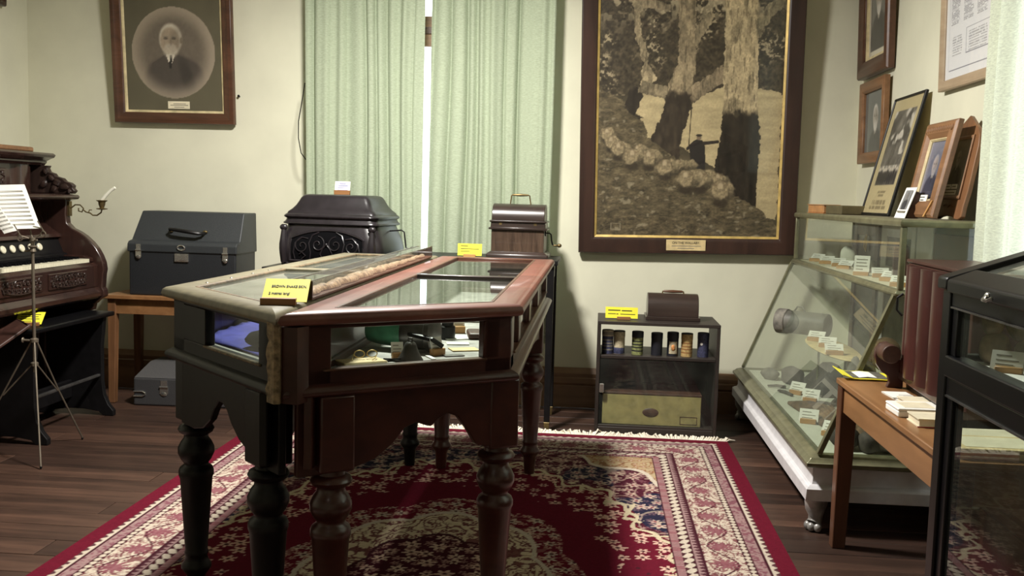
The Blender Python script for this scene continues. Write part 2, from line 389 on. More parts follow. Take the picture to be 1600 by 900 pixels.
# ------------------------------------------------------------------ curtains
def curtain_wave(t, sd):
    q = t + 0.030 * math.sin(2 * PI * 1.3 * t + sd) + 0.012 * math.sin(2 * PI * 3.1 * t + 2 * sd)
    a = 0.6 + 0.4 * math.sin(2 * PI * 1.9 * t + 2 * sd)
    return 0.052 * a * (1 - abs(math.sin(PI * 8.2 * q + sd))) ** 1.8 + 0.020 * (1 - a) * math.sin(2 * PI * 9 * q) + 0.012 * math.sin(2 * PI * 2.7 * q + 3 * sd)
def curtain(name, label, mat, P, n, z0, z1, sd, gather=0.0, cord=False):
    # P(t, d, z): position along the rail, distance off the rail plane, height
    m = MB(); rows = 14; L = []
    for r in range(rows + 1):
        z = z0 + (z1 - z0) * r / rows; k = 1.0 - 0.25 * r / rows; row = []
        for i in range(n + 1):
            t = i / n; tt = t + 0.006 * math.sin(z * 3.1 + sd + t * 9)
            d = curtain_wave(tt + 0.009 * math.sin(z * 1.7 + 5 * t), sd) * k
            row.append(P(t + gather * (0.5 - t) * math.exp(-((z - 1.5) / 0.9) ** 2), d, z))
        L.append(row)
    m.loft(L, False, False, False)
    rl = thing(name, label, 'curtain', P(0.5, 0, z1))
    sh = MB(rl); sh.bm.free(); sh.bm = m.bm
    for v in sh.bm.verts: v.co -= rl.location
    o = sh.build('fabric_panel', mat, rl, True, 0, 2, 179)
    hm = MB(rl)
    hm.loft([[P(i / n, curtain_wave(i / n, sd) * 1.0 - 0.004, z) for i in range(n + 1)] + [P(i / n, curtain_wave(i / n, sd) * 1.0 + 0.004, z) for i in range(n, -1, -1)] for z in (z0 - 0.002, z0 + 0.04)])
    hm.build('hem', mat, rl, True, 0, 2, 60)
    return rl
cl = curtain('curtain', 'long pale green curtain left of the bright gap, hanging behind the black phonograph', 'curtain_green',
        lambda t, d, z: (-1.80 + 0.745 * t + 0.016 * (3.1 - z) * (1 - t) , 5.985 + d, z), 190, 0.42, 3.1, 0.7)
m = MB(cl); m.tube([(-1.775, 5.95, 1.95), (-1.79, 5.95, 1.85), (-1.812, 5.95, 1.72), (-1.812, 5.95, 1.62), (-1.795, 5.95, 1.53), (-1.765, 5.95, 1.49)], 0.003, 5); m.build('pull_cord', 'cloth_black', cl)
curtain('curtain', 'pale green curtain right of the bright gap, its dark fold behind the small crank phonograph', 'curtain_green',
        lambda t, d, z: (-1.012 + 0.742 * t - 0.004 * (3.1 - z) * (1 - t), 5.985 + d * 1.05, z), 190, 0.42, 3.1, 2.9)
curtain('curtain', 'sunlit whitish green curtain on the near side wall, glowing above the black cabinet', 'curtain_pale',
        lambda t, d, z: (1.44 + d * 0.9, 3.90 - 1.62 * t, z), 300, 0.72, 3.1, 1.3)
m = MB(Vector((-1.03, 6.02, 3.12))); m.cyl((-1.95, 6.02, 3.12), (-0.12, 6.02, 3.12), 0.014); o = m.build('curtain_rod', 'old_brass'); tag(o, 'brass rod above the two green window curtains', 'curtain rod')
m = MB(Vector((1.46, 3.1, 3.12))); m.cyl((1.45, 2.2, 3.12), (1.45, 4.0, 3.12), 0.014); o = m.build('curtain_rod', 'old_brass'); tag(o, 'brass rod above the sunlit side curtain', 'curtain rod')
# pendant lamp that lights the room (above the frame)
lp = thing('ceiling_lamp', 'round white ceiling lamp hanging above the display tables', 'lamp', (-0.9, 4.05, 3.45))
m = MB(lp); m.lathe((-0.9, 4.05, 2.96), [(0.20, 0), (0.21, 0.02), (0.14, 0.07), (0.03, 0.11), (0.0, 0.115)]); m.build('lamp_shade', 'white_paint', lp)
m = MB(lp); m.cyl((-0.9, 4.05, 3.07), (-0.9, 4.05, 3.45), 0.008); m.build('rod', 'white_paint', lp)
# nail in the wall
m = MB(Vector((-2.246, 6.12, 1.877))); m.cyl((-2.246, 6.138, 1.877), (-2.246, 6.115, 1.88), 0.004, None, 8); m.cyl((-2.246, 6.117, 1.88), (-2.246, 6.113, 1.88), 0.008, None, 8)
tag(m.build('nail', 'black_metal'), 'small dark nail in the wall right of the oval portrait', 'nail')
# ================================================================== RUG
RX0, RX1, RY1, RYC = -1.835, 0.757, 5.375, 3.22
RY0 = 2 * RYC - RY1
rug = thing('rug', 'red oriental rug with cream floral borders under the two display cases', 'rug', (-0.54, RYC, 0))
def flowers(x, y, cell, r0, pet=5, jit=0.25, seed=0, prob=1.0):
    ix, iy = np.floor(x / cell), np.floor(y / cell); best = np.zeros(x.shape); core = np.zeros(x.shape)
    for ox in (-1, 0, 1):
        for oy in (-1, 0, 1):
            cx, cy = ix + ox, iy + oy
            h1 = vnoise(cx * 1.0 + 0.001, cy + 0.001, seed + 1); h2 = vnoise(cx + 0.001, cy + 0.001, seed + 2); h3 = vnoise(cx + 0.001, cy + 0.001, seed + 3)
            px, py = (cx + 0.5 + (h1 - 0.5) * 2 * jit) * cell, (cy + 0.5 + (h2 - 0.5) * 2 * jit) * cell
            dx, dy = x - px, y - py; d = np.hypot(dx, dy); t = np.arctan2(dy, dx)
            rr = r0 * (0.72 + 0.32 * np.cos(pet * t + h3 * 6)) * (0.75 + 0.5 * h3)
            ok = (h3 <= prob) if prob < 1 else True
            best = np.maximum(best, (d < rr) * ok); core = np.maximum(core, (d < r0 * 0.27) * ok)
    return best * (1 - core), core
def vines(x, y, s, wd, seed=0):
    n = fbm(x / s, y / s, 2, seed); g = np.abs(((n * 7) % 1.0) - 0.5); return (g < wd).astype(float)
CR, DK, RED, NAVY, PK, TAN = (186, 173, 156), (62, 28, 36), (94, 22, 38), (38, 36, 54), (144, 116, 114), (168, 148, 116)
def rug_paint(u, v):
    x = RX0 + u * (RX1 - RX0); y = YA + v * (RY1 - YA)
    dx = np.minimum(x - RX0, RX1 - x); dy = RY1 - y; d = np.minimum(dx, dy); s = np.where(dx < dy, y, x)
    c = np.tile(np.array(RED, float), (len(x), 1))
    def band(a, b, base, mot):
        nonlocal c
        k = (d >= a) & (d < b); c[k] = base
        t = (d - a) / (b - a); mm = mot(t) * k; return mm
    e = 0.0
    k = band(0.068, 0.093, CR, lambda t: ((np.sin(s * 2 * PI / 0.045) * 0.32 + 0.5 - t) > 0.18) * 1.0); c = mixc(c, k * 0.85, DK)
    k = band(0.093, 0.10, DK, lambda t: 0 * t)
    k = band(0.10, 0.143, PK, lambda t: (vnoise(s / 0.011, d / 0.010, 5) > 0.55) * 1.0); c = mixc(c, k * 0.8, (112, 66, 76))
    k = band(0.10, 0.143, None, lambda t: 0 * t) if False else None
    k = band(0.143, 0.172, DK, lambda t: (np.abs(np.sin(s * PI / 0.034)) * 0.42 > np.abs(t - 0.5)) * 1.0); c = mixc(c, k, CR)
    k = (d >= 0.172) & (d < 0.318); c[k] = CR
    ds = d - 0.245; st = s / 0.36
    vine = np.abs(ds - 0.045 * np.sin(st * 2 * PI)) < 0.005
    f1, c1 = flowers(s, ds + 0.0, 0.052, 0.019, 6, 0.28, 11); f2, c2 = flowers(s + 0.3, ds + 0.02, 0.024, 0.008, 4, 0.3, 23)
    big = np.abs(((st) % 1.0) - 0.25); rad = np.hypot((((st * 1.0) % 0.5) - 0.25) * 0.36, ds)
    pal = ((rad < 0.058) & (np.abs(np.sin(np.arctan2(ds, (((st) % 0.5) - 0.25) * 0.36) * 5)) * 0.03 + 0.024 > rad)) * 1.0
    c = mixc(c, k * f2 * 0.7, (132, 92, 88)); c = mixc(c, k * f1 * 0.9, (98, 52, 58)); c = mixc(c, k * c1, CR)
    c = mixc(c, k * vine * 0.9, DK); c = mixc(c, k * vines(s, d, 0.09, 0.09, 31) * 0.75, (104, 60, 62)); c = mixc(c, k * pal * 0.85, (120, 70, 78))
    k = band(0.318, 0.326, DK, lambda t: 0 * t)
    k = band(0.326, 0.352, PK, lambda t: ((np.sin(s * 2 * PI / 0.03) * 0.35 + 0.5 - t) > 0.05) * 1.0); c = mixc(c, k * 0.85, DK)
    k = band(0.352, 0.397, DK, lambda t: (np.abs(np.sin(s * PI / 0.05 + (t - 0.5) * 2)) * 0.45 > np.abs(t - 0.5)) * 1.0); c = mixc(c, k, CR)
    k = band(0.397, 0.424, PK, lambda t: (np.sin(s * 2 * PI / 0.016) > 0.2) * 1.0); c = mixc(c, k * 0.8, (122, 60, 70))
    k = band(0.424, 0.43, DK, lambda t: 0 * t)
    fld = d >= 0.43
    # field: spandrels, dark floral ground, scalloped cream scroll, red oval, central medallion
    X, Y = x + 0.54, y - RYC; th = np.arctan2(Y / 1.62, X); R = np.sqrt((X / 0.80) ** 2 + (Y / 1.34) ** 2)
    R = R / (1 + 0.075 * np.abs(np.sin(th * 6)) + 0.02 * np.sin(th * 24))
    f1, c1 = flowers(x, y, 0.085, 0.032, 6, 0.3, 41); f2, c2 = flowers(x, y, 0.05, 0.018, 5, 0.35, 57); vn = vines(x, y, 0.16, 0.085, 61)
    sp = fld & (R > 1.36); c[sp] = TAN
    c = mixc(c, sp * vines(x, y, 0.13, 0.13, 71) * 0.8, (126, 88, 62)); c = mixc(c, sp * f2 * 0.8, (142, 96, 70)); c = mixc(c, sp * c2, CR)
    g = fld & (R > 1.06) & (R <= 1.36); c[g] = NAVY; c = mixc(c, (g & (fbm(x / 0.2, y / 0.2, 2, 77) > 0.52)) * 1.0, (70, 28, 40))
    c = mixc(c, g * vn * 0.7, (168, 150, 130)); c = mixc(c, g * f1 * 0.9, (190, 168, 150)); c = mixc(c, g * c1, (120, 60, 70)); c = mixc(c, g * f2 * 0.5, (150, 110, 112))
    ed = fld & (np.abs(R - 1.36) < 0.014); c = mixc(c, ed * 1.0, CR)
    sc = fld & (np.abs(R - 1.05 - 0.018 * np.sin(th * 48)) < 0.012); lf = fld & (np.abs(R - 1.05 - 0.05 * np.sin(th * 40)) < 0.02) & (fbm(x / 0.03, y / 0.03, 2, 97) > 0.45); c = mixc(c, (sc | lf) * 1.0, (188, 174, 146))
    inr = fld & (R <= 1.03) & (R > 0.80); c = mixc(c, inr * f1 * (vnoise(x / 0.2, y / 0.2, 91) > 0.22) * 0.95, (204, 170, 152)); c = mixc(c, inr * c1, DK)
    Q = np.sqrt((X / 0.50) ** 2 + (Y / 0.80) ** 2); t2 = np.arctan2(Y / 1.6, X); Q = Q / (1 + 0.12 * np.abs(np.cos(t2 * 4)))
    md = fld & (Q < 1.0); c = mixc(c, md * f1 * 0.95, CR); c = mixc(c, md * f2 * 0.8, (190, 160, 140)); c = mixc(c, md * c1, DK); c = mixc(c, md * vn * 0.55, (150, 120, 104))
    for q0, q1, col in ((0.80, 0.765, CR), (0.765, 0.50, (196, 180, 152)), (0.50, 0.475, DK), (0.475, 0.0, (62, 22, 32))):
        kk = fld & (Q < q0); c[kk] = col
    i1 = fld & (Q < 0.765) & (Q > 0.50); c = mixc(c, i1 * f2 * 0.9, (92, 44, 52)); c = mixc(c, i1 * vines(x, y, 0.1, 0.14, 83) * 0.85, (96, 52, 54))
    i2 = fld & (Q < 0.475); c = mixc(c, i2 * f1, (190, 164, 144)); c = mixc(c, i2 * f2 * 0.8, (168, 134, 120)); c = mixc(c, i2 * c1, DK)
    wv = (0.93 + 0.14 * vnoise(x / 0.006, y / 0.006, 3))[:, None]
    return c * wv
YA = 2.75
o = grid_obj('pile', 'rug_pile', rug, (RX0 + 0.54, YA - RYC, 0.0085), (RX1 - RX0, 0, 0), (0, RY1 - YA, 0), 520, 520, rug_paint)
YS = YA; YA = RY0
m = MB(rug); m.box((RX0, RY0, 0.0005), (RX1, RY1, 0.008)); m.build('backing', 'red_brown_cover', rug, False)
def rug_near(u, v):
    x = u; return rug_paint(u, v * (YS - RY0) / (RY1 - RY0))
grid_obj('pile', 'rug_pile', rug, (RX0 + 0.54, RY0 - RYC, 0.0085), (RX1 - RX0, 0, 0), (0, YS - RY0, 0), 170, 100, rug_near)
m = MB(rug); rg = random.Random(3); x = RX0
while x < RX1:
    cl_ = vnoise(np.array([x / 0.045]), np.array([0.5]), 7)[0]; lean = 0.05 * math.sin(x * 9 + 2 * math.sin(x * 3.7)) + (cl_ - 0.5) * 0.07 + rg.uniform(-0.012, 0.012)
    L = rg.uniform(0.020, 0.036) + 0.028 * cl_; h = rg.uniform(0.002, 0.02) * (0.5 + cl_)
    m.tube([(x, RY1 - 0.004, 0.006), (x + lean * 0.35, RY1 + L * 0.45, 0.008 + h), (x + lean + rg.uniform(-0.008, 0.008), RY1 + L, 0.006)], [0.004, 0.006, 0.0045], 4); x += 0.0072
fr = stuff(m.build('fringe', 'fringe_wool', rug, True))
fr['label'] = 'tangled off-white wool fringe along the far end'
# ================================================================== CENTRAL DISPLAY CASES
ZT = 1.0
LEGPROF = [(0.034, 0.585), (0.036, 0.572), (0.05, 0.566), (0.055, 0.556), (0.05, 0.546), (0.037, 0.538), (0.037, 0.528), (0.046, 0.516), (0.055, 0.497), (0.055, 0.480), (0.046, 0.460), (0.037, 0.448), (0.038, 0.442),
           (0.049, 0.434), (0.053, 0.424), (0.053, 0.41), (0.049, 0.40), (0.034, 0.17), (0.036, 0.165), (0.037, 0.158), (0.034, 0.152), (0.036, 0.135), (0.046, 0.122), (0.046, 0.112), (0.036, 0.098), (0.029, 0.088), (0.024, 0.0095)]
LEGPROF = [(r, z) for r, z in LEGPROF]
def inset(P, d):
    n = len(P); out = []
    for i in range(n):
        a, b, c = Vector(P[i - 1]), Vector(P[i]), Vector(P[(i + 1) % n])
        e1, e2 = (b - a).normalized(), (c - b).normalized(); n1, n2 = Vector((-e1.y, e1.x)), Vector((-e2.y, e2.x))
        k = 1 + n1.dot(n2); out.append(tuple(b + (n1 + n2) * d / k))
    return out
def ring(m, P, d0, d1, z0, z1):
    A, B = inset(P, d0), inset(P, d1)
    n = len(P)
    lo, li, hi_, ho = ([m.v((p[0], p[1], z)) for p in Q] for Q, z in ((A, z0), (B, z0), (B, z1), (A, z1)))
    for i in range(n):
        j = (i + 1) % n
        for q, r in ((lo, li), (li, hi_), (hi_, ho), (ho, lo)): m.f((q[i], q[j], r[j], r[i]))
def apron_profile(kind, L):
    R_ = [(0.0, 0.575), (0.16, 0.575), (0.18, 0.58), (0.25, 0.60), (0.30, 0.635), (0.335, 0.675), (0.37, 0.687), (0.40, 0.675), (0.415, 0.672), (0.435, 0.69), (0.465, 0.703), (0.495, 0.692), (0.525, 0.655), (0.555, 0.608), (0.585, 0.597), (L, 0.597)]
    Lf = [(0.0, 0.585), (0.13, 0.585), (0.20, 0.60), (0.255, 0.635), (0.285, 0.675), (0.315, 0.70), (0.34, 0.70), (0.37, 0.685), (0.40, 0.652), (0.45, 0.618), (0.53, 0.59), (0.60, 0.575), (L, 0.575)]
    if kind == 'R': return R_
    if kind == 'L': return Lf
    n = 14; return [(0, 0.6), (0.14, 0.6)] + [(0.14 + (L - 0.28) * i / n, 0.6 + 0.10 * math.sin(PI * i / n) ** 0.6) for i in range(1, n)] + [(L - 0.14, 0.6), (L, 0.6)]
def display_case(name, label, P, faces, wood_, top, nose, legs, cross, bead, loc):
    # P: counter-clockwise outline; faces: per edge a dict(kind, g0, g1 windows)
    t = thing(name, label, 'display case', loc); n = len(P)
    m = MB(t)
    ring(m, P, 0.018, 0.05, 0.955, 0.968); ring(m, P, 0.018, 0.05, 0.79, 0.852)
    m.build('side_rail', wood_, t, True, 0.004)
    # posts at the corners and between windows
    for i in range(n):
        c = inset(P, 0.05)[i]; a, b = Vector(P[i - 1]) - Vector(P[i]), Vector(P[(i + 1) % n]) - Vector(P[i]); a.normalize(); b.normalize()
        A = Vector(inset(P, 0.018)[i]); w0 = 0.085
        q = [A, A + b * w0, A + b * w0 + Vector((-b.y, b.x)) * 0.03, Vector(c), A + a * w0 + Vector((a.y, -a.x)) * 0.03, A + a * w0]
        m = MB(t); m.loft([[(p.x, p.y, z) for p in q] for z in (0.785, 0.968)]); m.build('corner_post', wood_, t, True, 0.003, 1)
    ins = inset(P, 0.03)
    for i in range(n):
        a, b = Vector(P[i]), Vector(P[(i + 1) % n]); d = (b - a); L = d.length; d.normalize(); nin = Vector((-d.y, d.x)); fc = faces[i]
        # mullions
        for s0, s1 in fc.get('mull', []):
            m = MB(t); m.loft([[tuple((a + d * s + nin * k)) + (z,) for s, k in ((s0, 0.018), (s1, 0.018), (s1, 0.048), (s0, 0.048))] for z in (0.85, 0.957)]); m.build('mullion', wood_, t, True, 0.003, 1)
        # inner bead and glass
        p0, p1 = fc.get('pane', (0.08, L - 0.08))
        if not fc.get('blind'):
            m = MB(t); m.loft([[tuple(a + d * s + nin * k) + (z,) for s, k in ((p0, 0.030), (p1, 0.030), (p1, 0.034), (p0, 0.034))] for z in (0.848, 0.958)]); m.build('side_pane', 'case_glass', t, False)
            m = MB(t)
            for za, zb in ((0.846, 0.8525),):
                m.loft([[tuple(a + d * s + nin * k) + (z,) for s, k in ((p0, 0.012), (p1, 0.012), (p1, 0.03), (p0, 0.03))] for z in (za, zb)])
            m.build('glazing_bead', bead, t, False, 0.002, 1)
        else:
            m = MB(t); m.loft([[tuple(a + d * s + nin * k) + (z,) for s, k in ((p0, 0.028), (p1, 0.028), (p1, 0.04), (p0, 0.04))] for z in (0.848, 0.958)]); m.build('side_board', wood_, t, False)
        # apron board with its cut profile
        pr_ = apron_profile(fc.get('kind', ''), L); poly_ = [(0, 0.79)] + pr_ + [(L, 0.79)]
        ins_ = 0.03
        m = MB(t); m.ext([(min(max(s, 0.035), L - 0.035), z) for s, z in poly_], lambda s, z: tuple(a + d * s + nin * ins_) + (z,), lambda s, z: tuple(a + d * s + nin * (ins_ + 0.022)) + (z,)); m.build('apron', wood_, t, False, 0.0025, 1)
        # waist moulding
        m = MB(t); mp = [(0.02, 0.782), (0.004, 0.784), (-0.006, 0.790), (-0.008, 0.797), (-0.004, 0.805), (0.008, 0.812), (0.022, 0.816)]
        for_ext = lambda Q, ii: [(inset(P, k)[ii] + (z,)) for k, z in mp]
        m.loft([for_ext(P, i), for_ext(P, (i + 1) % n)]); m.build('waist_moulding', wood_ if wood_ != 'mahogany' else 'mahogany', t, True, 0, 2, 60)
    # floor of the case
    m = MB(t); Q = inset(P, 0.04); m.loft([[(p[0], p[1], z) for p in Q] for z in (0.815, 0.83)]); m.build('case_floor', 'case_lining', t, False)
    # top: rounded rails, cross bars and glass panes
    for i in range(n):
        j = (i + 1) % n; W = faces[i].get('rail', 0.085)
        pr_ = [(-0.012, ZT - 0.028), (-0.016, ZT - 0.018), (-0.012, ZT - 0.006), (-0.002, ZT), (W * 0.5, ZT + 0.001), (W, ZT), (W, ZT - 0.02), (W * 0.5, ZT - 0.032), (0.0, ZT - 0.032)]
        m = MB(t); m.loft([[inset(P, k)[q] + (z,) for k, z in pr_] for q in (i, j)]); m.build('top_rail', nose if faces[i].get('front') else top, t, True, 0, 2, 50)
    wr = 0.085
    Q = inset(P, wr - 0.006)
    m = MB(t); m.loft([[(p[0], p[1], z) for p in Q] for z in (ZT - 0.012, ZT - 0.008)]); m.build('top_pane', cross[1], t, False)
    for yb, wd in cross[0]:
        xs = [p[0] for p in Q]; m = MB(t); m.box((min(xs) + cross[3], yb, ZT - 0.02), (max(xs) - cross[3], yb + wd, ZT + 0.002)); m.build('cross_bar', cross[2], t, True, 0.004, 2)
    for k in range(n):
        a, b = Vector(Q[k]), Vector(Q[(k + 1) % n])
        m = MB(t); m.beam(tuple(a) + (ZT - 0.003,), tuple(b) + (ZT - 0.003,), 0.014, 0.009); m.build('pane_bead', bead, t, True, 0.003, 1)
    # legs: a square block and a turned shaft
    for k, (x, y, rz) in enumerate(legs):
        m = MB(t); m.obox((x, y, 0.685), (0.094, 0.094, 0.20), (0, 0, rz)); lg = m.build('leg', wood_, t, True, 0.006)
        m = MB(t); m.lathe((x, y, 0), LEGPROF, 28); s_ = m.build('turned_shaft', wood_, t, True, 0, 2, 50); s_.parent = lg
    return t
PL = [(-1.285, 2.895), (-0.779, 2.372), (-0.779, 4.84), (-1.235, 4.84)]
PR = [(-0.741, 2.36), (-0.205, 2.752), (-0.205, 4.84), (-0.741, 4.84)]
caseA = display_case('display_case', 'black display case with olive-grey top frame and splintered corner, left half of pair', PL,
    [dict(kind='L', pane=(0.245, 0.615), mull=[(0.085, 0.25), (0.61, 0.66)], front=True), dict(blind=True), dict(blind=True), dict(pane=(0.1, 1.85))],
    'ebonised', 'olive_paint', 'olive_paint', [(-1.215, 2.945, 0.85), (-0.835, 2.50, 0.8), (-1.185, 4.62, 0), (-0.845, 4.60, 0)],
    ([(3.72, 0.07)], 'dusty_glass', 'olive_paint', 0.0), 'brown_bead', (-1.02, 3.6, 0))
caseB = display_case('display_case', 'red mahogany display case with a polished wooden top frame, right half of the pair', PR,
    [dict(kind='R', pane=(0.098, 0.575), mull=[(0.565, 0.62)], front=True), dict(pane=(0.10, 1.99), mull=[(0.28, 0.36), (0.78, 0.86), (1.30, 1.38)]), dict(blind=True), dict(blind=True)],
    'mahogany', 'mahogany_top_lit', 'mahogany_top_lit', [(-0.66, 2.475, 0.62), (-0.262, 2.80, 0.6), (-0.69, 4.58, 0), (-0.268, 4.56, 0)],
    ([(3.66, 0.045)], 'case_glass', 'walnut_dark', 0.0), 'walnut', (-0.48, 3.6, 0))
m = MB(caseA)   # broken pale corner where the black paint has gone
pts = []
for k in range(13):
    z = 0.775 + 0.205 * k / 12; j = 0.0025 * math.sin(k * 2.3) + 0.002 * math.sin(k * 5.1)
    pts.append([(-0.798 + j, 2.372, z), (-0.772, 2.347 + j * 0.4, z), (-0.7585 - j * 0.1, 2.353, z), (-0.7585, 2.376, z), (-0.785, 2.386, z)])
m.loft(pts); plab(m.build('splintered_corner', 'peeled_wood', caseA, False), 'pale bare wood where the corner has splintered')
m = MB(caseB); m.loft([[(-0.7575, 2.362, z), (-0.715, 2.352, z), (-0.70, 2.40, z), (-0.7575, 2.42, z)] for z in (0.775, 0.966)]); m.build('corner_fillet', 'mahogany', caseB, False)
for sy in (3.05, 3.25, 3.45, 3.62):
    m = MB(caseA); m.ball((-1.225 + (sy - 2.9) * 0.02, sy, ZT + 0.001), (0.006, 0.006, 0.003), 8, 5); m.build('screw', 'chrome', caseA)
# partition and blue cloth inside the black case
m = MB(caseA); m.box((-1.242, 2.98, 0.8345), (-1.225, 3.9, 0.95)); m.build('inner_partition', 'mahogany', caseA, False, 0.003)
m = MB(caseA); m.box((-1.2, 3.42, 0.83), (-0.83, 3.45, 0.93)); m.build('inner_partition', 'mahogany', caseA, False, 0.003)
m = MB(Vector((-1.0, 3.0, 0.83)))
gx = 12; L = []
for j in range(14):
    row = []
    for i in range(gx + 1):
        x = -1.215 + 0.40 * i / gx; y = 2.985 - 0.40 * max(0, (x + 1.215) / 0.40) + j * 0.036
        row.append((x, y, 0.833 + 0.006 * math.sin(x * 40 + y * 31) ** 2 + 0.0))
    L.append(row)
m.loft(L, False, False, False); o = m.build('display_cloth', 'blue_cloth'); tag(o, 'bright blue cloth lining the floor of the black display case', 'cloth')
s_ = o.modifiers.new('thickness', 'SOLIDIFY'); s_.thickness = 0.003; s_.offset = 1
def single(name, label, cat, mat, loc, fn, bev=0.0, group=None, smooth=True, ang=40):
    m = MB(Vector(loc)); fn(m); o = m.build(name, mat, None, smooth, bev, 2, ang); return tag(o, label, cat, group)
single('relic', 'black rounded relic lying on the blue cloth', 'relic', 'cloth_black', (-1.0, 2.80, 0.84), lambda m: (m.ball((-0.965, 2.82, 0.862), (0.062, 0.042, 0.024), 18, 10, (0, 0, -0.5), 0.12, 4), m.ball((-0.93, 2.90, 0.868), (0.05, 0.04, 0.030), 14, 8, (0, 0, 0.3), 0.15, 6)))
# ---------------- label stands: a grooved block that holds a card
def label_stand(loc, rz, w, h, paper, lines, label, tilt=0.3, bw=None, bh=0.014, block='pine_block', group=None, ink='ink', off=0.0, txt=None, bd=0.022):
    t = thing('label_stand', label, 'label', loc, (0, 0, rz), group); bw = bw or w * 0.8
    m = MB(); m.box((-bw / 2 + off, -bd / 2, 0), (bw / 2 + off, bd / 2, bh)); m.build('block', block, t, True, 0.0015, 1)
    m = MB(); s, c = math.sin(tilt), math.cos(tilt)
    P = lambda x, d, k: (x, 0.0 + s * k + d * c, bh * 0.45 + c * k - d * s)
    m.loft([[P(-w / 2, d, k), P(w / 2, d, k)][::1] + [P(w / 2, d, k + 0), ] for d in (0, 0) for k in (0,)][:0] or [[P(-w / 2, -0.0006, 0), P(w / 2, -0.0006, 0), P(w / 2, 0.0006, 0), P(-w / 2, 0.0006, 0)], [P(-w / 2, -0.0006, h), P(w / 2, -0.0006, h), P(w / 2, 0.0006, h), P(-w / 2, 0.0006, h)]])
    card = m.build('card', paper, t, False)
    if txt:
        for body, size, x, k, bold in txt: text(card, 'lettering', body, size, ink, P(x, -0.0011, k), (PI / 2 - tilt, 0, 0), 'LEFT', bold).scale = (1, 1.5 if tilt > 0.9 else 1.0, 1)
    elif lines:
        m = MB()
        for x0, x1, k, th in lines:
            m.loft([[P(x0 * w - w / 2, -0.0013, k * h), P(x1 * w - w / 2, -0.0013, k * h), P(x1 * w - w / 2, -0.0005, k * h), P(x0 * w - w / 2, -0.0005, k * h)], [P(x0 * w - w / 2, -0.0013, (k + th) * h), P(x1 * w - w / 2, -0.0013, (k + th) * h), P(x1 * w - w / 2, -0.0005, (k + th) * h), P(x0 * w - w / 2, -0.0005, (k + th) * h)]])
        l = m.build('lettering', ink, t, False); l.parent = card; stuff(l)
    return t
LN2 = [(0.15, 0.62, 0.72, 0.06), (0.15, 0.85, 0.48, 0.05), (0.15, 0.7, 0.26, 0.05)]
LN3 = [(0.14, 0.86, 0.76, 0.05), (0.14, 0.80, 0.58, 0.05), (0.14, 0.86, 0.40, 0.05), (0.14, 0.6, 0.22, 0.05)]
label_stand((-0.806, 2.53, ZT + 0.001), 0.16, 0.118, 0.098, 'yellow_paper', None, 'yellow snake skin sign on a wooden block at the worn case corner', 1.0, 0.092, 0.018, 'brown_block',
            txt=[('BROWN SNAKE SKIN.', 0.0095, -0.040, 0.060, True), ('2 metres long!', 0.0095, -0.044, 0.030, True)], off=-0.014, bd=0.026)
# ---------------- glazed box with the snake skin
sk = thing('snake_skin_box', 'long glazed box holding a two metre brown snake skin, lying between the two case tops', 'display box', (-0.80, 3.55, ZT + 0.002))
BX0, BX1, BY0, BY1, BZ = -0.835, -0.765, 2.65, 4.66, ZT + 0.0025
m = MB(sk); m.box((BX0, BY0, BZ), (BX1, BY1, BZ + 0.006)); m.build('base_board', 'walnut', sk, False, 0.001, 1)
for yy in (BY0, BY1 - 0.008):
    m = MB(sk); m.box((BX0, yy, BZ + 0.006), (BX1, yy + 0.008, BZ + 0.052)); m.build('end_cap', 'walnut_dark', sk, False, 0.001, 1)
m = MB(sk)
for xx in (BX0, BX1 - 0.002): m.box((xx, BY0 + 0.008, BZ + 0.006), (xx + 0.002, BY1 - 0.008, BZ + 0.05))
m.box((BX0, BY0, BZ + 0.05), (BX1, BY1, BZ + 0.052)); m.build('glazing', 'clear_box', sk, False)
m = MB(sk)
for xx in (BX0 + 0.002, BX1 - 0.004): m.box((xx, BY0, BZ + 0.052), (xx + 0.003, BY1, BZ + 0.0545))
m.build('edge_tape', 'chrome', sk, False)
L = []; N = 110
for i in range(N + 1):
    y = BY0 + 0.03 + (BY1 - BY0 - 0.06) * i / N; q = i / N; r = 0.017 * (0.55 + 0.45 * math.sin(PI * min(1, q * 1.1 + 0.15))) + 0.0012 * math.sin(i * 2.9) + 0.0012 * math.sin(i * 5.3)
    cx = (BX0 + BX1) / 2 + 0.006 * math.sin(i * 0.5); L.append([(cx + r * 1.25 * math.cos(a), y, BZ + 0.009 + max(0, r * (1.0 + 0.16 * math.sin(i * 1.7)) * math.sin(a))) for a in [PI * k / 9 for k in range(10)] + [1.2 * PI, 1.8 * PI]])
m = MB(sk); m.loft(L); m.build('snake_skin', 'snake_skin', sk, True, 0, 2, 80)
# ---------------- objects in the red case
FZ = 0.8305
def lantern():
    t = thing('lamp_housing', 'dark green enamelled lamp with a black front ring lying in the red case', 'lamp', (-0.56, 2.94, FZ))
    ax = Vector((1, -0.22, 0)).normalized(); c = Vector((-0.56, 2.94, FZ + 0.056))
    m = MB(t); m.lathe(c - ax * 0.12, [(0.0, 0), (0.036, 0.002), (0.04, 0.01), (0.046, 0.05), (0.05, 0.12)], 20, ax); m.build('body', 'green_enamel', t)
    m = MB(t); m.lathe(c, [(0.051, 0), (0.054, 0.01), (0.052, 0.06), (0.05, 0.075), (0.058, 0.08), (0.058, 0.095), (0.046, 0.1), (0.0, 0.098)], 20, ax); m.build('front_ring', 'steel_grey', t)
    m = MB(t); m.tube([c + ax * 0.02 + Vector((0, -0.05, 0.0)), c + ax * 0.10 + Vector((0, -0.066, -0.01)), c + ax * 0.13 + Vector((0, -0.05, -0.03))], 0.007); m.build('bracket', 'black_metal', t)
lantern()
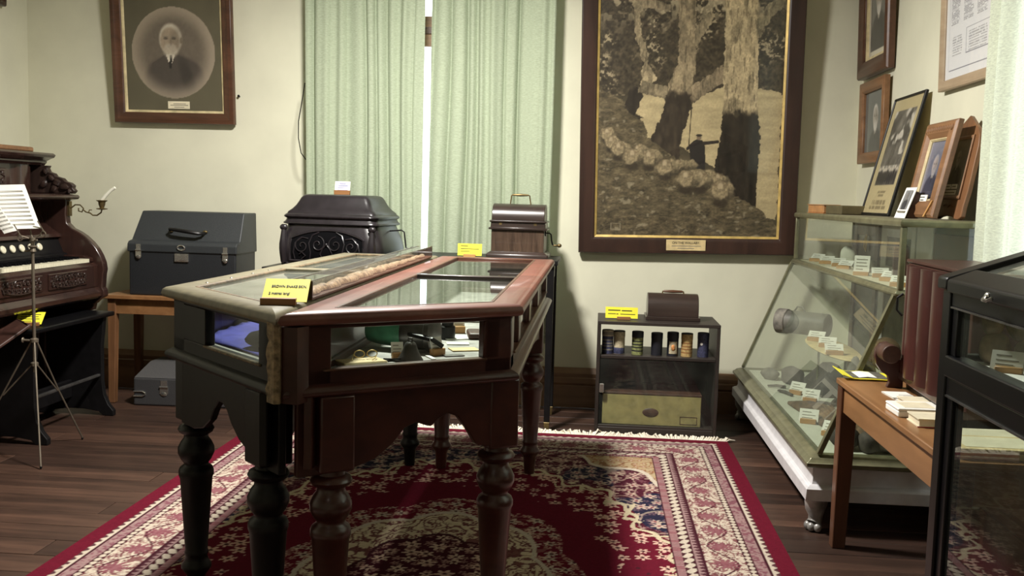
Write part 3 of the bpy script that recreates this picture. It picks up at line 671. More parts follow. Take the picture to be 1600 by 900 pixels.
def bell():
    t = thing('hand_bell', 'small grey metal bell behind the front pane of the red case', 'bell', (-0.508, 2.745, FZ))
    m = MB(t); m.lathe((-0.508, 2.745, FZ), [(0.038, 0), (0.037, 0.004), (0.030, 0.014), (0.022, 0.03), (0.018, 0.042), (0.015, 0.05), (0.006, 0.056), (0.0, 0.057)], 20); m.build('bell_body', 'steel_grey', t)
    m = MB(t); m.tube([(-0.514, 2.745, FZ + 0.054), (-0.512, 2.745, FZ + 0.064), (-0.504, 2.745, FZ + 0.064), (-0.502, 2.745, FZ + 0.054)], 0.003); m.build('loop', 'steel_grey', t)
bell()
def booklet(name, label, cat, x, y, z, w, d, h, rz, mat, edge=None):
    t = thing(name, label, cat, (x, y, z), (0, 0, rz)); m = MB(); m.box((-w / 2, -d / 2, 0), (w / 2, d / 2, h)); m.build('cover', mat, t, False, min(0.002, h * 0.3), 1)
    m = MB(); m.box((-w / 2 + 0.003, -d / 2 - 0.001, h * 0.2), (w / 2 + 0.001, d / 2 - 0.003, h * 0.8)); m.build('page_block', edge or 'cream_paper', t, False); return t
booklet('book', 'tan covered booklet under the spectacles in the red case', 'book', -0.622, 2.632, FZ, 0.125, 0.07, 0.015, 0.62, 'aged_paper')
def spectacles():
    t = thing('spectacles', 'wire rimmed spectacles lying on the tan booklet', 'spectacles', (-0.605, 2.66, FZ + 0.016))
    for k in (-1, 1):
        m = MB(t); c = Vector((-0.615 + 0.016 * k, 2.655 + 0.008 * k, FZ + 0.029)); m.tube([c + Vector((0.013 * math.cos(a), 0.006 * math.cos(a), 0.010 * math.sin(a))) for a in [2 * PI * i / 16 for i in range(17)]], 0.0014, 5); m.build('rim', 'gilt', t)
        m = MB(t); m.tube([c + Vector((0.013 * k, 0.006 * k, 0)), c + Vector((0.014 * k, -0.02, -0.008)), c + Vector((0.01 * k, -0.04, -0.011))], 0.0012, 5); m.build('temple_arm', 'gilt', t)
spectacles()
def cards(items):
    for name, label, cat, x, y, w, d, rz, mat in items:
        single(name, label, cat, mat, (x, y, FZ), lambda m: m.obox((x, y, FZ + 0.002), (w, d, 0.003), (0, 0, rz)), 0, None, False)
cards([('folded_letter', 'cream folded letter at the right end of the red case front', 'letter', -0.385, 2.975, 0.085, 0.06, 0.4, 'aged_paper'),
       ('paper_slip', 'small white paper slip behind the folded letter', 'paper', -0.42, 3.09, 0.07, 0.045, 0.2, 'white_paper'),
       ('paper_sheet', 'white sheet of paper lying left of the black pouch', 'paper', -0.44, 3.22, 0.10, 0.08, 0.5, 'white_paper'),
       ('penknife', 'white bone-handled penknife lying right of the bell', 'knife', -0.458, 2.80, 0.012, 0.06, 0.5, 'white_paper'),
       ('metal_plate', 'small shiny metal plate behind the front pane of the red case', 'plate', -0.40, 2.855, 0.06, 0.03, 0.5, 'silvered')])
single('pouch', 'black leather pouch at the back right of the red case', 'pouch', 'leather_brown', (-0.36, 3.25, FZ), lambda m: m.obox((-0.36, 3.25, FZ + 0.012), (0.10, 0.10, 0.022), (0.05, 0, 0.2)), 0.008)
single('eyepiece', 'dark round eyepiece behind the green lamp', 'eyepiece', 'black_metal', (-0.47, 3.2, FZ), lambda m: m.lathe((-0.47, 3.2, FZ), [(0.026, 0), (0.026, 0.04), (0.02, 0.045), (0.02, 0.06), (0.0, 0.06)], 16), 0)
single('pincers', 'small dark iron pincers left of the bell', 'pincers', 'black_metal', (-0.548, 2.70, FZ), lambda m: (m.tube([(-0.575, 2.685, FZ + 0.004), (-0.55, 2.70, FZ + 0.005), (-0.52, 2.69, FZ + 0.004)], 0.003, 5), m.tube([(-0.575, 2.70, FZ + 0.009), (-0.55, 2.70, FZ + 0.009), (-0.53, 2.72, FZ + 0.008)], 0.003, 5)))
label_stand((-0.548, 2.76, FZ), 0.4, 0.035, 0.04, 'white_paper', LN2, 'label on a tiny block directly left of the bell', 0.2, 0.03, 0.02, 'pine_block', None, 'faded_ink')
label_stand((-0.448, 2.86, FZ), 0.9, 0.045, 0.045, 'white_paper', LN2, 'label on a wooden block between the bell and the folded letter', 0.25, 0.045, 0.02, 'pine_block', None, 'faded_ink')
label_stand((-0.452, 3.34, FZ), 0.2, 0.04, 0.04, 'white_paper', LN2, 'label on an orange block at the back of the red case', 0.25, 0.045, 0.024, 'pine_block', None, 'faded_ink')
# ================================================================== BACK TABLES AND PHONOGRAPHS
def plain_table(label, x0, x1, y0, y1, z, wd, lw, top_t=0.025, apron=0.09, inset_=0.02, legmat=None, topmat=None, cap=None, loc=None):
    t = thing('table', label, 'table', ((x0 + x1) / 2, (y0 + y1) / 2, 0)); legmat = legmat or wd
    m = MB(t); m.box((x0, y0, z - top_t), (x1, y1, z)); m.build('table_top', topmat or wd, t, True, 0.004, 2)
    a0, a1, b0, b1 = x0 + inset_, x1 - inset_, y0 + inset_, y1 - inset_; zt = z - top_t
    for p, q in (((a0 + 0.01, b0 + 0.01), (a1 - 0.01, b0 + 0.032)), ((a0 + 0.01, b1 - 0.032), (a1 - 0.01, b1 - 0.01)), ((a0 + 0.01, b0 + 0.033), (a0 + 0.032, b1 - 0.033)), ((a1 - 0.032, b0 + 0.033), (a1 - 0.01, b1 - 0.033))):
        m = MB(t); m.box((*p, zt - apron), (*q, zt)); m.build('apron', wd, t, False, 0.002, 1)
    for x in (a0, a1):
        for y in (b0, b1):
            sx, sy = (1 if x == a0 else -1), (1 if y == b0 else -1); k = 0.8
            m = MB(t); m.loft([[(x, y, q), (x + sx * l, y, q), (x + sx * l, y + sy * l, q), (x, y + sy * l, q)] for q, l in ((0.0 if not cap else 0.05, lw * k), (zt - apron, lw), (zt, lw))])
            lg = m.build('leg', legmat, t, False, 0.003, 1)
            if cap:
                m = MB(t); m.loft([[(x + sx * (lw * k / 2 - l), y + sy * (lw * k / 2 - l), q), (x + sx * (lw * k / 2 + l), y + sy * (lw * k / 2 - l), q), (x + sx * (lw * k / 2 + l), y + sy * (lw * k / 2 + l), q), (x + sx * (lw * k / 2 - l), y + sy * (lw * k / 2 + l), q)] for q, l in ((0.0, lw * 0.3), (0.052, lw * 0.42))])
                c = m.build('ferrule', cap, t, False, 0.002, 1); c.parent = lg
    return t
plain_table('black table under the small crank phonograph, with brass leg ends', -1.07, -0.195, 5.42, 5.92, 0.955, 'ebonised', 0.04, cap='old_brass')
plain_table('low black table under the large black phonograph', -1.86, -1.09, 5.43, 5.93, 0.87, 'ebonised', 0.045)
def rrect(hx, hy, ch, z, n=5):
    # rectangle with rounded, slightly bowed corners
    P = []
    for cx, cy, a0 in ((hx - ch, hy - ch, 0), (-(hx - ch), hy - ch, PI / 2), (-(hx - ch), -(hy - ch), PI), (hx - ch, -(hy - ch), 1.5 * PI)):
        for i in range(n + 1):
            a = a0 + PI / 2 * i / n; P.append((cx + ch * math.cos(a), cy + ch * math.sin(a), z))
    return P
def black_phonograph():
    t = thing('phonograph', 'large black cabinet phonograph with scrolled front grille and swelling sides', 'phonograph', (-1.455, 5.66, 0.87), (0, 0, -0.13))
    m = MB(); prof = [(0, .298, .232), (.022, .302, .236), (.03, .296, .230), (.045, .300, .232), (.075, .309, .240), (.11, .312, .242), (.15, .306, .237), (.19, .293, .226), (.225, .279, .214), (.245, .272, .208)]
    m.loft([rrect(hx, hy, 0.075, z) for z, hx, hy in prof]); m.build('body', 'phonograph_black', t, True, 0, 2, 50)
    m = MB(); m.loft([rrect(hx, hy, 0.05, z, 4) for z, hx, hy in ((.243, .276, .212), (.248, .286, .222), (.254, .286, .222), (.262, .278, .214), (.276, .272, .208), (.284, .282, .218), (.29, .284, .22), (.297, .280, .216), (.305, .270, .206))]); m.build('cornice', 'phonograph_black', t, True, 0, 2, 50)
    m = MB(); m.loft([rrect(hx, hy, 0.03, z, 4) for z, hx, hy in ((.304, .266, .202), (.314, .262, .198), (.33, .245, .181), (.35, .229, .165), (.372, .217, .153), (.392, .208, .144), (.406, .198, .134), (.412, .185, .121), (.414, .17, .106))]); m.build('lid', 'phonograph_black', t, True, 0, 2, 40)
    # arched front frame, black sheet painting the shade of the openings and scrollwork (front face lies along local -y)
    def yf(z):
        for (z0, _, h0), (z1, _, h1) in zip(prof[:-1], prof[1:]):
            if z0 <= z <= z1: return -(h0 + (h1 - h0) * (z - z0) / (z1 - z0))
        return -.21
    arch = lambda k, e: (x := -0.215 + 0.43 * k, 0.155 - e + 0.055 * math.sin(PI * k) ** 0.8)
    N = 22
    out = [(-0.222, 0.04)] + [(-0.215 + 0.43 * k / N, 0.165 + 0.05 * math.sin(PI * k / N) ** 0.8) for k in range(N + 1)] + [(0.222, 0.04)]
    m = MB(); m.tube([(x, yf(z) - 0.003, z) for x, z in out + [out[0]]], 0.0075, 6); m.build('grille_frame', 'phonograph_black', t)
    m = MB(); inn = [(x * 0.97, min(z, 0.2)) for x, z in out]
    rows = []
    for k in range(N + 1):
        x = -0.213 + 0.426 * k / N; zt = 0.16 + 0.05 * math.sin(PI * k / N) ** 0.8
        rows.append([(x, yf(0.042 + (zt - 0.042) * j / 6) - 0.0025, 0.042 + (zt - 0.042) * j / 6) for j in range(7)])
    m.loft(rows, False, False, False); m.build('grille_shade_sheet', 'cloth_black', t)
    def spiral(cx, cz, r, turns, a0, sg, sx=1.0):
        return [(cx + sx * r * (1 - 0.86 * i / 26) * math.cos(a0 + sg * turns * 2 * PI * i / 26), cz + r * (1 - 0.86 * i / 26) * math.sin(a0 + sg * turns * 2 * PI * i / 26)) for i in range(27)]
    m = MB(); P3 = lambda L: [(x, yf(max(0.001, min(0.24, z))) - 0.005, z) for x, z in L]
    R_ = [0.0042] * 20 + [0.005] * 7
    for sx in (-1, 1):
        m.tube(P3(spiral(sx * 0.145, 0.125, 0.046, 1.4, PI / 2, -sx)), 0.0034, 5)
        m.tube(P3(spiral(sx * 0.052, 0.135, 0.045, 1.35, PI / 2, sx)), 0.0034, 5)
        m.tube(P3([(sx * 0.19, 0.05), (sx * 0.197, 0.09), (sx * 0.187, 0.14), (sx * 0.15, 0.172), (sx * 0.11, 0.166)]), 0.004, 5)
        m.tube(P3([(sx * 0.1, 0.05), (sx * 0.094, 0.09), (sx * 0.105, 0.14), (sx * 0.088, 0.185), (sx * 0.05, 0.203)]), 0.004, 5)
        m.tube(P3([(sx * 0.02, 0.05), (sx * 0.036, 0.08), (sx * 0.02, 0.115), (0, 0.135)]), 0.004, 5)
        m.tube(P3([(sx * 0.15, 0.05), (sx * 0.125, 0.07), (sx * 0.145, 0.09), (sx * 0.16, 0.078)]), 0.0036, 5)
    m.ball((0, yf(.14) - .006, 0.135), 0.009, 8, 6); m.build('scroll_grille', 'phonograph_black', t)
    for sx in (-1, 1):
        m = MB(); m.tube([(sx * (0.262 - 0.0 * k), -0.222 - 0.012 * math.sin(PI * k / 8), 0.03 + 0.21 * k / 8) for k in range(9)], [0.02, .022, .024, .025, .024, .02, .017, .015, .016], 8); m.build('corner_pilaster', 'phonograph_black', t)
        m = MB(); m.ball((sx * 0.262, -0.232, 0.225), (0.024, 0.014, 0.018), 10, 6); m.build('carved_leaf', 'phonograph_black', t)
    m = MB(); m.tube([(0.285, 0.0, 0.215), (0.355, 0.0, 0.222), (0.372, 0.0, 0.212), (0.378, 0.0, 0.17), (0.384, 0.0, 0.125), (0.392, 0.0, 0.118), (0.41, 0.0, 0.118)], 0.0045, 7); ck = m.build('crank', 'black_metal', t)
    m = MB(); m.lathe((0.408, 0, 0.118), [(0.004, 0), (0.011, 0.006), (0.013, 0.02), (0.008, 0.036), (0.0, 0.04)], 10, (1, 0, 0)); k_ = m.build('crank_knob', 'black_metal', t); k_.parent = ck
    return t
black_phonograph()
label_stand((-1.452, 5.62, 1.2845), 0.02, 0.088, 0.066, 'white_paper', [(0.30, 0.72, 0.76, 0.08), (0.22, 0.86, 0.58, 0.07), (0.18, 0.88, 0.40, 0.05), (0.18, 0.86, 0.22, 0.04)], 'white card in a brown block on top of the black phonograph', 0.22, 0.092, 0.026, 'brown_block', None, 'blue_ink')
def crank_phonograph():
    t = thing('phonograph', 'small oak table phonograph with domed lid, carrying handle and side crank', 'phonograph', (-0.437, 5.78, 0.955), (0, 0, -0.03))
    m = MB(); m.loft([rrect(hx, hy, 0.006, z, 2) for z, hx, hy in ((0, .178, .13), (.014, .178, .13), (.02, .172, .124), (.028, .160, .112), (.03, .158, .110))]); m.build('base_moulding', 'walnut_dark', t, True, 0, 2, 50)
    m = MB(); m.box((-0.152, -0.104, 0.029), (0.152, 0.104, 0.155)); m.build('body', 'burl', t, False, 0.003)
    m = MB(); m.loft([rrect(hx, hy, 0.005, z, 2) for z, hx, hy in ((.154, .154, .106), (.157, .168, .118), (.166, .168, .118), (.17, .158, .108), (.196, .156, .106), (.2, .164, .114), (.206, .164, .114), (.21, .156, .106))]); m.build('lid_moulding', 'walnut_dark', t, True, 0, 2, 50)
    pr_ = [(-0.104, 0.209), (-0.103, 0.232), (-0.096, 0.258), (-0.08, 0.282), (-0.055, 0.297), (-0.025, 0.304), (0.025, 0.304), (0.055, 0.297), (0.08, 0.282), (0.096, 0.258), (0.103, 0.232), (0.104, 0.209)]
    m = MB(); m.ext(pr_, lambda y, z: (-0.152, y, z), lambda y, z: (0.152, y, z)); m.build('domed_lid', 'walnut_dark', t, True, 0.003, 2, 30)
    m = MB(); m.tube([(-0.058, 0, 0.303), (-0.054, 0, 0.335), (-0.052, 0, 0.352), (-0.045, 0, 0.356)], 0.004, 6); m.tube([(0.062, 0, 0.303), (0.056, 0, 0.335), (0.054, 0, 0.352), (0.045, 0, 0.356)], 0.004, 6); h = m.build('handle_bail', 'old_brass', t)
    m = MB(); m.lathe((-0.048, 0, 0.356), [(0.004, 0), (0.006, 0.01), (0.0085, 0.048), (0.006, 0.086), (0.004, 0.096)], 10, (1, 0, 0)); g = m.build('handle_grip', 'old_brass', t); g.parent = h
    m = MB(); m.cyl((0.15, -0.02, 0.14), (0.158, -0.02, 0.14), 0.018); m.tube([(0.152, -0.02, 0.14), (0.178, -0.02, 0.14), (0.186, -0.02, 0.132), (0.19, -0.02, 0.1), (0.196, -0.02, 0.076), (0.206, -0.02, 0.07)], 0.0045, 6); c = m.build('crank', 'black_metal', t)
    m = MB(); m.lathe((0.2, -0.02, 0.07), [(0.004, 0), (0.006, 0.01), (0.007, 0.025), (0.011, 0.03), (0.012, 0.04), (0.007, 0.048), (0, 0.05)], 10, (1, 0, 0)); k = m.build('crank_knob', 'old_brass', t); k.parent = c
    for sx in (-0.1, 0.1):
        m = MB(); m.box((sx - 0.008, -0.107, 0.175), (sx + 0.008, -0.1055, 0.2)); m.build('catch', 'old_brass', t, False)
crank_phonograph()
label_stand((-0.70, 5.56, 0.955), 0.0, 0.137, 0.068, 'yellow_paper', [(0.12, 0.42, 0.78, 0.06), (0.12, 0.88, 0.54, 0.05), (0.12, 0.5, 0.34, 0.04)], 'yellow sign in a pale block on the black table behind the cases', 0.18, 0.07, 0.016, 'pine_block')
# ================================================================== SHELF UNIT
SX0, SX1, SY0, SY1, SZ = 0.036, 0.704, 5.44, 5.84, 0.633
sh = thing('shelf_unit', 'low dark wooden shelf unit standing by the back wall under the sheep picture', 'shelf', ((SX0 + SX1) / 2, 5.64, 0))
m = MB(sh); m.box((SX0, SY0, SZ - 0.018), (SX1, SY1, SZ)); m.build('top_board', 'shelf_wood', sh, False, 0.002, 1)
for x in (SX0, SX1 - 0.018):
    m = MB(sh); m.box((x, SY0 + 0.002, 0), (x + 0.018, SY1, SZ - 0.018)); m.build('side_panel', 'shelf_wood', sh, False, 0.002, 1)
m = MB(sh); m.box((SX0 + 0.018, SY0 + 0.012, 0.425), (SX1 - 0.018, SY1, 0.443)); m.build('shelf_board', 'shelf_wood', sh, False, 0.002, 1)
m = MB(sh); m.box((SX0 + 0.018, SY0 + 0.006, 0.043), (SX1 - 0.018, SY1, 0.055)); m.build('bottom_board', 'shelf_wood', sh, False, 0.002, 1)
m = MB(sh); m.box((SX0 + 0.018, SY0 + 0.004, 0.0), (SX1 - 0.018, SY0 + 0.02, 0.043)); m.build('plinth', 'shelf_wood', sh, False, 0.002, 1)
m = MB(sh); m.box((SX0 + 0.018, SY1 - 0.006, 0.055), (SX1 - 0.018, SY1, 0.425)); m.build('back_panel', 'cloth_black', sh, False)
m = MB(sh); m.box((SX0 + 0.02, SY0 + 0.004, 0.057), (SX1 - 0.02, SY0 + 0.008, 0.424)); gd = m.build('glass_door', 'case_glass', sh, False)
m = MB(sh); m.box((SX0 + 0.02, SY0 - 0.004, 0.235), (SX0 + 0.045, SY0 + 0.012, 0.285)); dc = m.build('door_clip', 'chrome', sh, False, 0.003, 1); dc.parent = gd
cr = thing('crate', 'khaki wooden crate with a dark oval emblem behind the glass of the shelf unit', 'crate', (0.347, 5.62, 0.055))
m = MB(cr); m.box((0.076, 5.47, 0.0555), (0.62, 5.78, 0.225)); m.build('crate_body', 'khaki_box', cr, False, 0.003, 1)
m = MB(cr); m.box((0.074, 5.468, 0.2255), (0.622, 5.782, 0.236)); m.build('lid', 'leather_brown', cr, False, 0.002, 1)
m = MB(cr); m.lathe((0.343, 5.4695, 0.128), [(0.0, -0.004), (0.034, -0.0035), (0.04, 0.0)], 24, (0, 1, 0)); e = m.build('emblem', 'leather_brown', cr)
for v in e.data.vertices: v.co.x = (v.co.x + 0.347 - 0.343) * 1.12 + 0.343 - 0.347; v.co.z = (v.co.z + 0.055 - 0.128) * 0.62 + 0.128 - 0.055
m = MB(cr)
for a, b in (((0.505, 0.068), (0.6, 0.071)), ((0.505, 0.109), (0.6, 0.112)), ((0.505, 0.071), (0.508, 0.109)), ((0.597, 0.071), (0.6, 0.109))): m.box((a[0], 5.4685, a[1]), (b[0], 5.47, b[1]))
m.build('stencilled_frame', 'leather_brown', cr, False)
rec = []
CYL = [(0.094, 0.132, 'navy_label', 'pale_label', 'leftmost cylinder box, dark blue with a faded pale top band', 'top'), (0.158, 0.128, 'pale_label', 'navy_label', 'pale cylinder box with a blue foot, second from the left on the shelf', 'foot'),
       (0.26, 0.130, 'olive_label', 'canister_black', 'olive green lettered cylinder box with a black lid', 'lid'), (0.367, 0.125, 'canister_black', 'canister_black', 'plain black cylinder box in the middle of the shelf', 'none'),
       (0.455, 0.131, 'canister_black', 'orange_photo', 'black cylinder box with an orange portrait label', 'mid'), (0.532, 0.129, 'tan_label', 'canister_black', 'tan printed cylinder box beside the spotted blue box', 'rim'),
       (0.622, 0.134, 'navy_label', 'white_paper', 'mottled blue cylinder box with a round white spot, far right on the shelf', 'dot')]
for i, (x, h, a, b, lab, st) in enumerate(CYL):
    t = thing('record_cylinder_box', lab, 'record box', (x, 5.53 + 0.006 * math.sin(i * 2.2), 0.4435), (0, 0, 0), 'phonograph cylinder boxes on the shelf'); r = 0.0315
    m = MB(); m.lathe((0, 0, 0), [(0, 0), (r, 0), (r, h * 0.74), (0, h * 0.74)], 24); m.build('tube', a, t)
    lidm = 'canister_black' if a != 'navy_label' else 'navy_label'
    m = MB(); m.lathe((0, 0, 0), [(0, h * 0.741), (r * 1.035, h * 0.741), (r * 1.035, h * 0.97), (r * 0.97, h), (r * 0.6, h * 0.985), (0, h * 0.985)], 24)
    m.build('lid', {'lid': 'canister_black', 'mid': 'canister_black', 'top': 'pale_label', 'foot': 'pale_label', 'rim': 'tan_label', 'dot': 'navy_label', 'none': 'canister_black'}[st], t)
    if st == 'foot': m = MB(); m.lathe((0, 0, 0), [(r * 1.01, 0.001), (r * 1.02, 0.002), (r * 1.02, h * 0.27), (r * 1.01, h * 0.275)], 24); m.build('printed_band', b, t)
    if st == 'top': m = MB(); m.lathe((0, 0, 0), [(r * 1.045, h * 0.80), (r * 1.05, h * 0.81), (r * 1.05, h * 0.93), (r * 1.045, h * 0.94)], 24); m.build('printed_band', 'faded_ink', t)
    if st in ('lid', 'top', 'rim'):
        m = MB()
        for q in (0.15, 0.3, 0.42, 0.56): m.lathe((0, 0, 0), [(r * 1.003, h * q), (r * 1.008, h * q), (r * 1.008, h * (q + 0.05)), (r * 1.003, h * (q + 0.05))], 24)
        m.build('printed_lines', {'lid': 'canister_black', 'top': 'faded_ink', 'rim': 'brown_block'}[st], t)
    if st == 'rim' or st == 'foot': m = MB(); m.lathe((0, 0, 0), [(r * 1.03, h * 0.965), (r * 1.045, h * 0.97), (r * 1.0, h * 1.003), (r * 0.95, h * 1.004), (r * 0.95, h * 0.99)], 24); m.build('rim', 'canister_black', t)
    if st == 'mid':
        m = MB(); L = [[(r * 1.012 * math.sin(a_), -r * 1.012 * math.cos(a_), z) for a_ in [-0.75 + 1.5 * k / 10 for k in range(11)]] for z in (h * 0.1, h * 0.62)]; m.loft(L, False, False, False); m.build('portrait_label', 'pale_label', t)
        m = MB(); m.ball((0, -r * 1.0, h * 0.36), (0.011, 0.004, 0.018), 12, 8); m.build('portrait', 'orange_photo', t)
    if st == 'dot': m = MB(); m.lathe((-0.012, -r * 0.93, h * 0.55), [(0, -0.003), (0.0075, -0.002), (0.0075, 0.004)], 14, (0.35, 1, 0)); m.build('round_spot', 'white_paper', t)
dl = thing('domed_box', 'dark walnut domed box lid with a top handle on the shelf unit', 'box', (0.453, 5.66, SZ))
m = MB(dl); m.box((0.302, 5.555, SZ + 0.0005), (0.604, 5.765, SZ + 0.022)); m.build('base', 'walnut_dark', dl, False, 0.003)
pr_ = [(-0.095, 0.022), (-0.096, 0.06), (-0.09, 0.09), (-0.075, 0.118), (-0.05, 0.138), (-0.018, 0.146), (0.018, 0.146), (0.05, 0.138), (0.075, 0.118), (0.09, 0.09), (0.096, 0.06), (0.095, 0.022)]
m = MB(dl); m.ext(pr_, lambda y, z: (0.312, 5.66 + y, SZ + z), lambda y, z: (0.594, 5.66 + y, SZ + z)); m.build('dome', 'walnut_dark', dl, True, 0.002, 2, 30)
m = MB(dl); m.tube([(0.395, 5.66, SZ + 0.144), (0.397, 5.66, SZ + 0.156), (0.40, 5.66, SZ + 0.158)], 0.004, 6); m.tube([(0.515, 5.66, SZ + 0.144), (0.513, 5.66, SZ + 0.156), (0.51, 5.66, SZ + 0.158)], 0.004, 6); h = m.build('handle_bail', 'old_brass', dl)
m = MB(dl); m.lathe((0.4, 5.66, SZ + 0.157), [(0.004, 0), (0.007, 0.006), (0.009, 0.055), (0.007, 0.104), (0.004, 0.11)], 10, (1, 0, 0)); g = m.build('handle_grip', 'walnut', dl); g.parent = h
label_stand((0.166, 5.54, SZ), 0.03, 0.18, 0.062, 'yellow_paper', [(0.08, 0.46, 0.66, 0.09), (0.5, 0.82, 0.64, 0.09), (0.08, 0.32, 0.36, 0.06), (0.34, 0.40, 0.34, 0.07), (0.46, 0.92, 0.34, 0.06)], 'long yellow sign in a brown block at the left of the shelf unit top', 0.12, 0.075, 0.017, 'brown_block', off=0.012)
# ================================================================== LEFT CORNER: TABLE AND CASES
plain_table('plain light brown wooden table holding the large black carrying case', -2.90, -1.95, 5.64, 6.06, 0.655, 'table_wood', 0.05, legmat='oak_z', topmat='table_wood')
def latch(t, P, w, h, name='latch', par=None):
    m = MB(t); x, y, z = P; m.box((x - w / 2, y - 0.004, z - h * 0.5), (x + w / 2, y, z - h * 0.05)); m.cyl((x - w / 2, y - 0.005, z), (x + w / 2, y - 0.005, z), 0.006, None, 10); m.box((x - w * 0.4, y - 0.004, z + h * 0.08), (x + w * 0.4, y, z + h * 0.45)); m.ball((x, y - 0.003, z - h * 0.5), (w * 0.42, 0.004, h * 0.16), 8, 6)
    return m.build(name, 'chrome', t, True, 0.001, 1)
cs = thing('carrying_case', 'large black leatherette carrying case with sloping lid on the wooden table', 'case', (-2.44, 5.85, 0.655))
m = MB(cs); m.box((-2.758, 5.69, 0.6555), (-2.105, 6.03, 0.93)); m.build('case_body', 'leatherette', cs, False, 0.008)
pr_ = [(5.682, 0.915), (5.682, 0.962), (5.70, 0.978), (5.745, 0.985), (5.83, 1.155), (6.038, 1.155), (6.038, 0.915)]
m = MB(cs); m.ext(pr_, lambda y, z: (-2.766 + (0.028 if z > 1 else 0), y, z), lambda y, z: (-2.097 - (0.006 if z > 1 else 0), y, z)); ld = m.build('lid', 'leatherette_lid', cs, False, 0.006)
m = MB(cs); m.tube([(-2.53, 5.745, 1.045), (-2.525, 5.73, 1.052), (-2.49, 5.715, 1.05), (-2.42, 5.71, 1.042), (-2.35, 5.715, 1.032), (-2.325, 5.735, 1.03), (-2.32, 5.755, 1.035)], [0.008, 0.009, 0.011, 0.012, 0.011, 0.009, 0.008], 8); h = m.build('handle', 'black_metal', cs)
for x, z in ((-2.53, 1.04), (-2.32, 1.04)): m = MB(cs); m.ball((x, 5.762, z), (0.016, 0.012, 0.01), 8, 6); b = m.build('handle_mount', 'old_brass', cs); b.parent = h
latch(cs, (-2.695, 5.681, 0.925), 0.034, 0.08); latch(cs, (-2.165, 5.681, 0.918), 0.034, 0.085)
m = MB(cs); m.box((-2.475, 5.679, 0.862), (-2.39, 5.69, 0.91)); m.box((-2.46, 5.677, 0.868), (-2.405, 5.68, 0.904)); m.build('lock_plate', 'chrome', cs, False, 0.002, 1)
m = MB(cs); m.tube([(-2.433 + 0.022 * math.cos(a), 5.678, 0.945 + 0.014 * math.sin(a)) for a in [2 * PI * i / 14 for i in range(15)]], 0.004, 5); m.build('hasp_ring', 'chrome', cs)
fc = thing('carrying_case', 'small dark grey case with a chrome clasp on the floor under the wooden table', 'case', (-2.43, 5.83, 0), (0, 0, 0.04))
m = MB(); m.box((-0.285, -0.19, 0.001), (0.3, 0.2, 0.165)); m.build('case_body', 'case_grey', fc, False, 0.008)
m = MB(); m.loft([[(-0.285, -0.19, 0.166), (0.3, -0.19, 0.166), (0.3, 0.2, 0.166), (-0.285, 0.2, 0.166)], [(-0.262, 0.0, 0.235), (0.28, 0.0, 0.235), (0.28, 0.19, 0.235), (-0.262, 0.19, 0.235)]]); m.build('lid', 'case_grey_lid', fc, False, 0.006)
l = latch(fc, (0, 0, 0), 0.05, 0.085); l.location = (0, 0, 0)
for v in l.data.vertices: v.co += Vector(fc.location) + Vector((-0.1, -0.19, 0.115))
m = MB(); m.tube([(-0.285, -0.192, 0.055), (-0.23, -0.194, 0.057), (-0.213, -0.194, 0.066), (-0.213, -0.194, 0.076), (-0.23, -0.194, 0.085), (-0.285, -0.192, 0.083)], 0.0045, 6); m.build('strap_loop', 'chrome', fc)
# ================================================================== REED ORGAN
OY0, OY1 = 3.75, 5.52
og = thing('reed_organ', 'dark carved reed organ against the left wall with keyboard and candle arm', 'organ', (-3.3, 4.65, 0))
XZ = lambda y0, y1: (lambda x, z: (x, y0, z), lambda x, z: (x, y1, z))
cheek = [(-3.60, 0.62), (-2.86, 0.62), (-2.84, 0.64), (-2.80, 0.665), (-2.802, 0.70), (-2.812, 0.715), (-2.806, 0.79), (-2.80, 0.82), (-2.806, 0.86), (-2.822, 0.90), (-2.845, 0.94), (-2.875, 0.975), (-2.915, 1.01), (-2.95, 1.032), (-2.99, 1.05), (-3.02, 1.08), (-3.025, 1.13), (-3.02, 1.215), (-3.60, 1.215)]
for y0 in (OY1 - 0.055, OY0):
    m = MB(og); m.ext(cheek, *XZ(y0, y0 + 0.055)); m.build('cheek', 'organ_wood', og, True, 0.006, 2, 30)
m = MB(og); m.ext([(-3.60, 0.0), (-3.22, 0.0), (-3.22, 0.62), (-3.60, 0.62)], *XZ(OY0 + 0.02, OY1 - 0.02)); m.build('lower_case', 'mahogany_dark', og, False, 0.004)
m = MB(og); m.ext([(-3.60, 1.215), (-3.21, 1.215), (-3.21, 1.41), (-3.60, 1.41)], *XZ(OY0 + 0.05, OY1 - 0.17)); m.build('upper_case', 'organ_wood', og, False, 0.004)
m = MB(og); m.lathe((-3.33, OY1 - 0.19, 1.215), [(0.155, 0), (0.155, 0.20)], 40); m.build('round_corner', 'organ_wood', og, True, 0, 2, 60)
m = MB(og); m.ext([(-3.60, 1.405), (-3.165, 1.405), (-3.15, 1.42), (-3.15, 1.43), (-3.125, 1.443), (-3.105, 1.45), (-3.095, 1.465), (-3.11, 1.475), (-3.60, 1.475)], *XZ(OY0 - 0.02, OY1 - 0.02)); m.build('cornice', 'organ_wood', og, True, 0.003, 2, 30)
m = MB(og); m.ext([(-3.60, 1.205), (-3.03, 1.205), (-2.975, 1.218), (-2.965, 1.23), (-2.975, 1.242), (-3.03, 1.248), (-3.60, 1.248)], *XZ(OY0 - 0.01, OY1 + 0.0)); m.build('middle_shelf', 'organ_wood', og, True, 0.003, 2, 30)
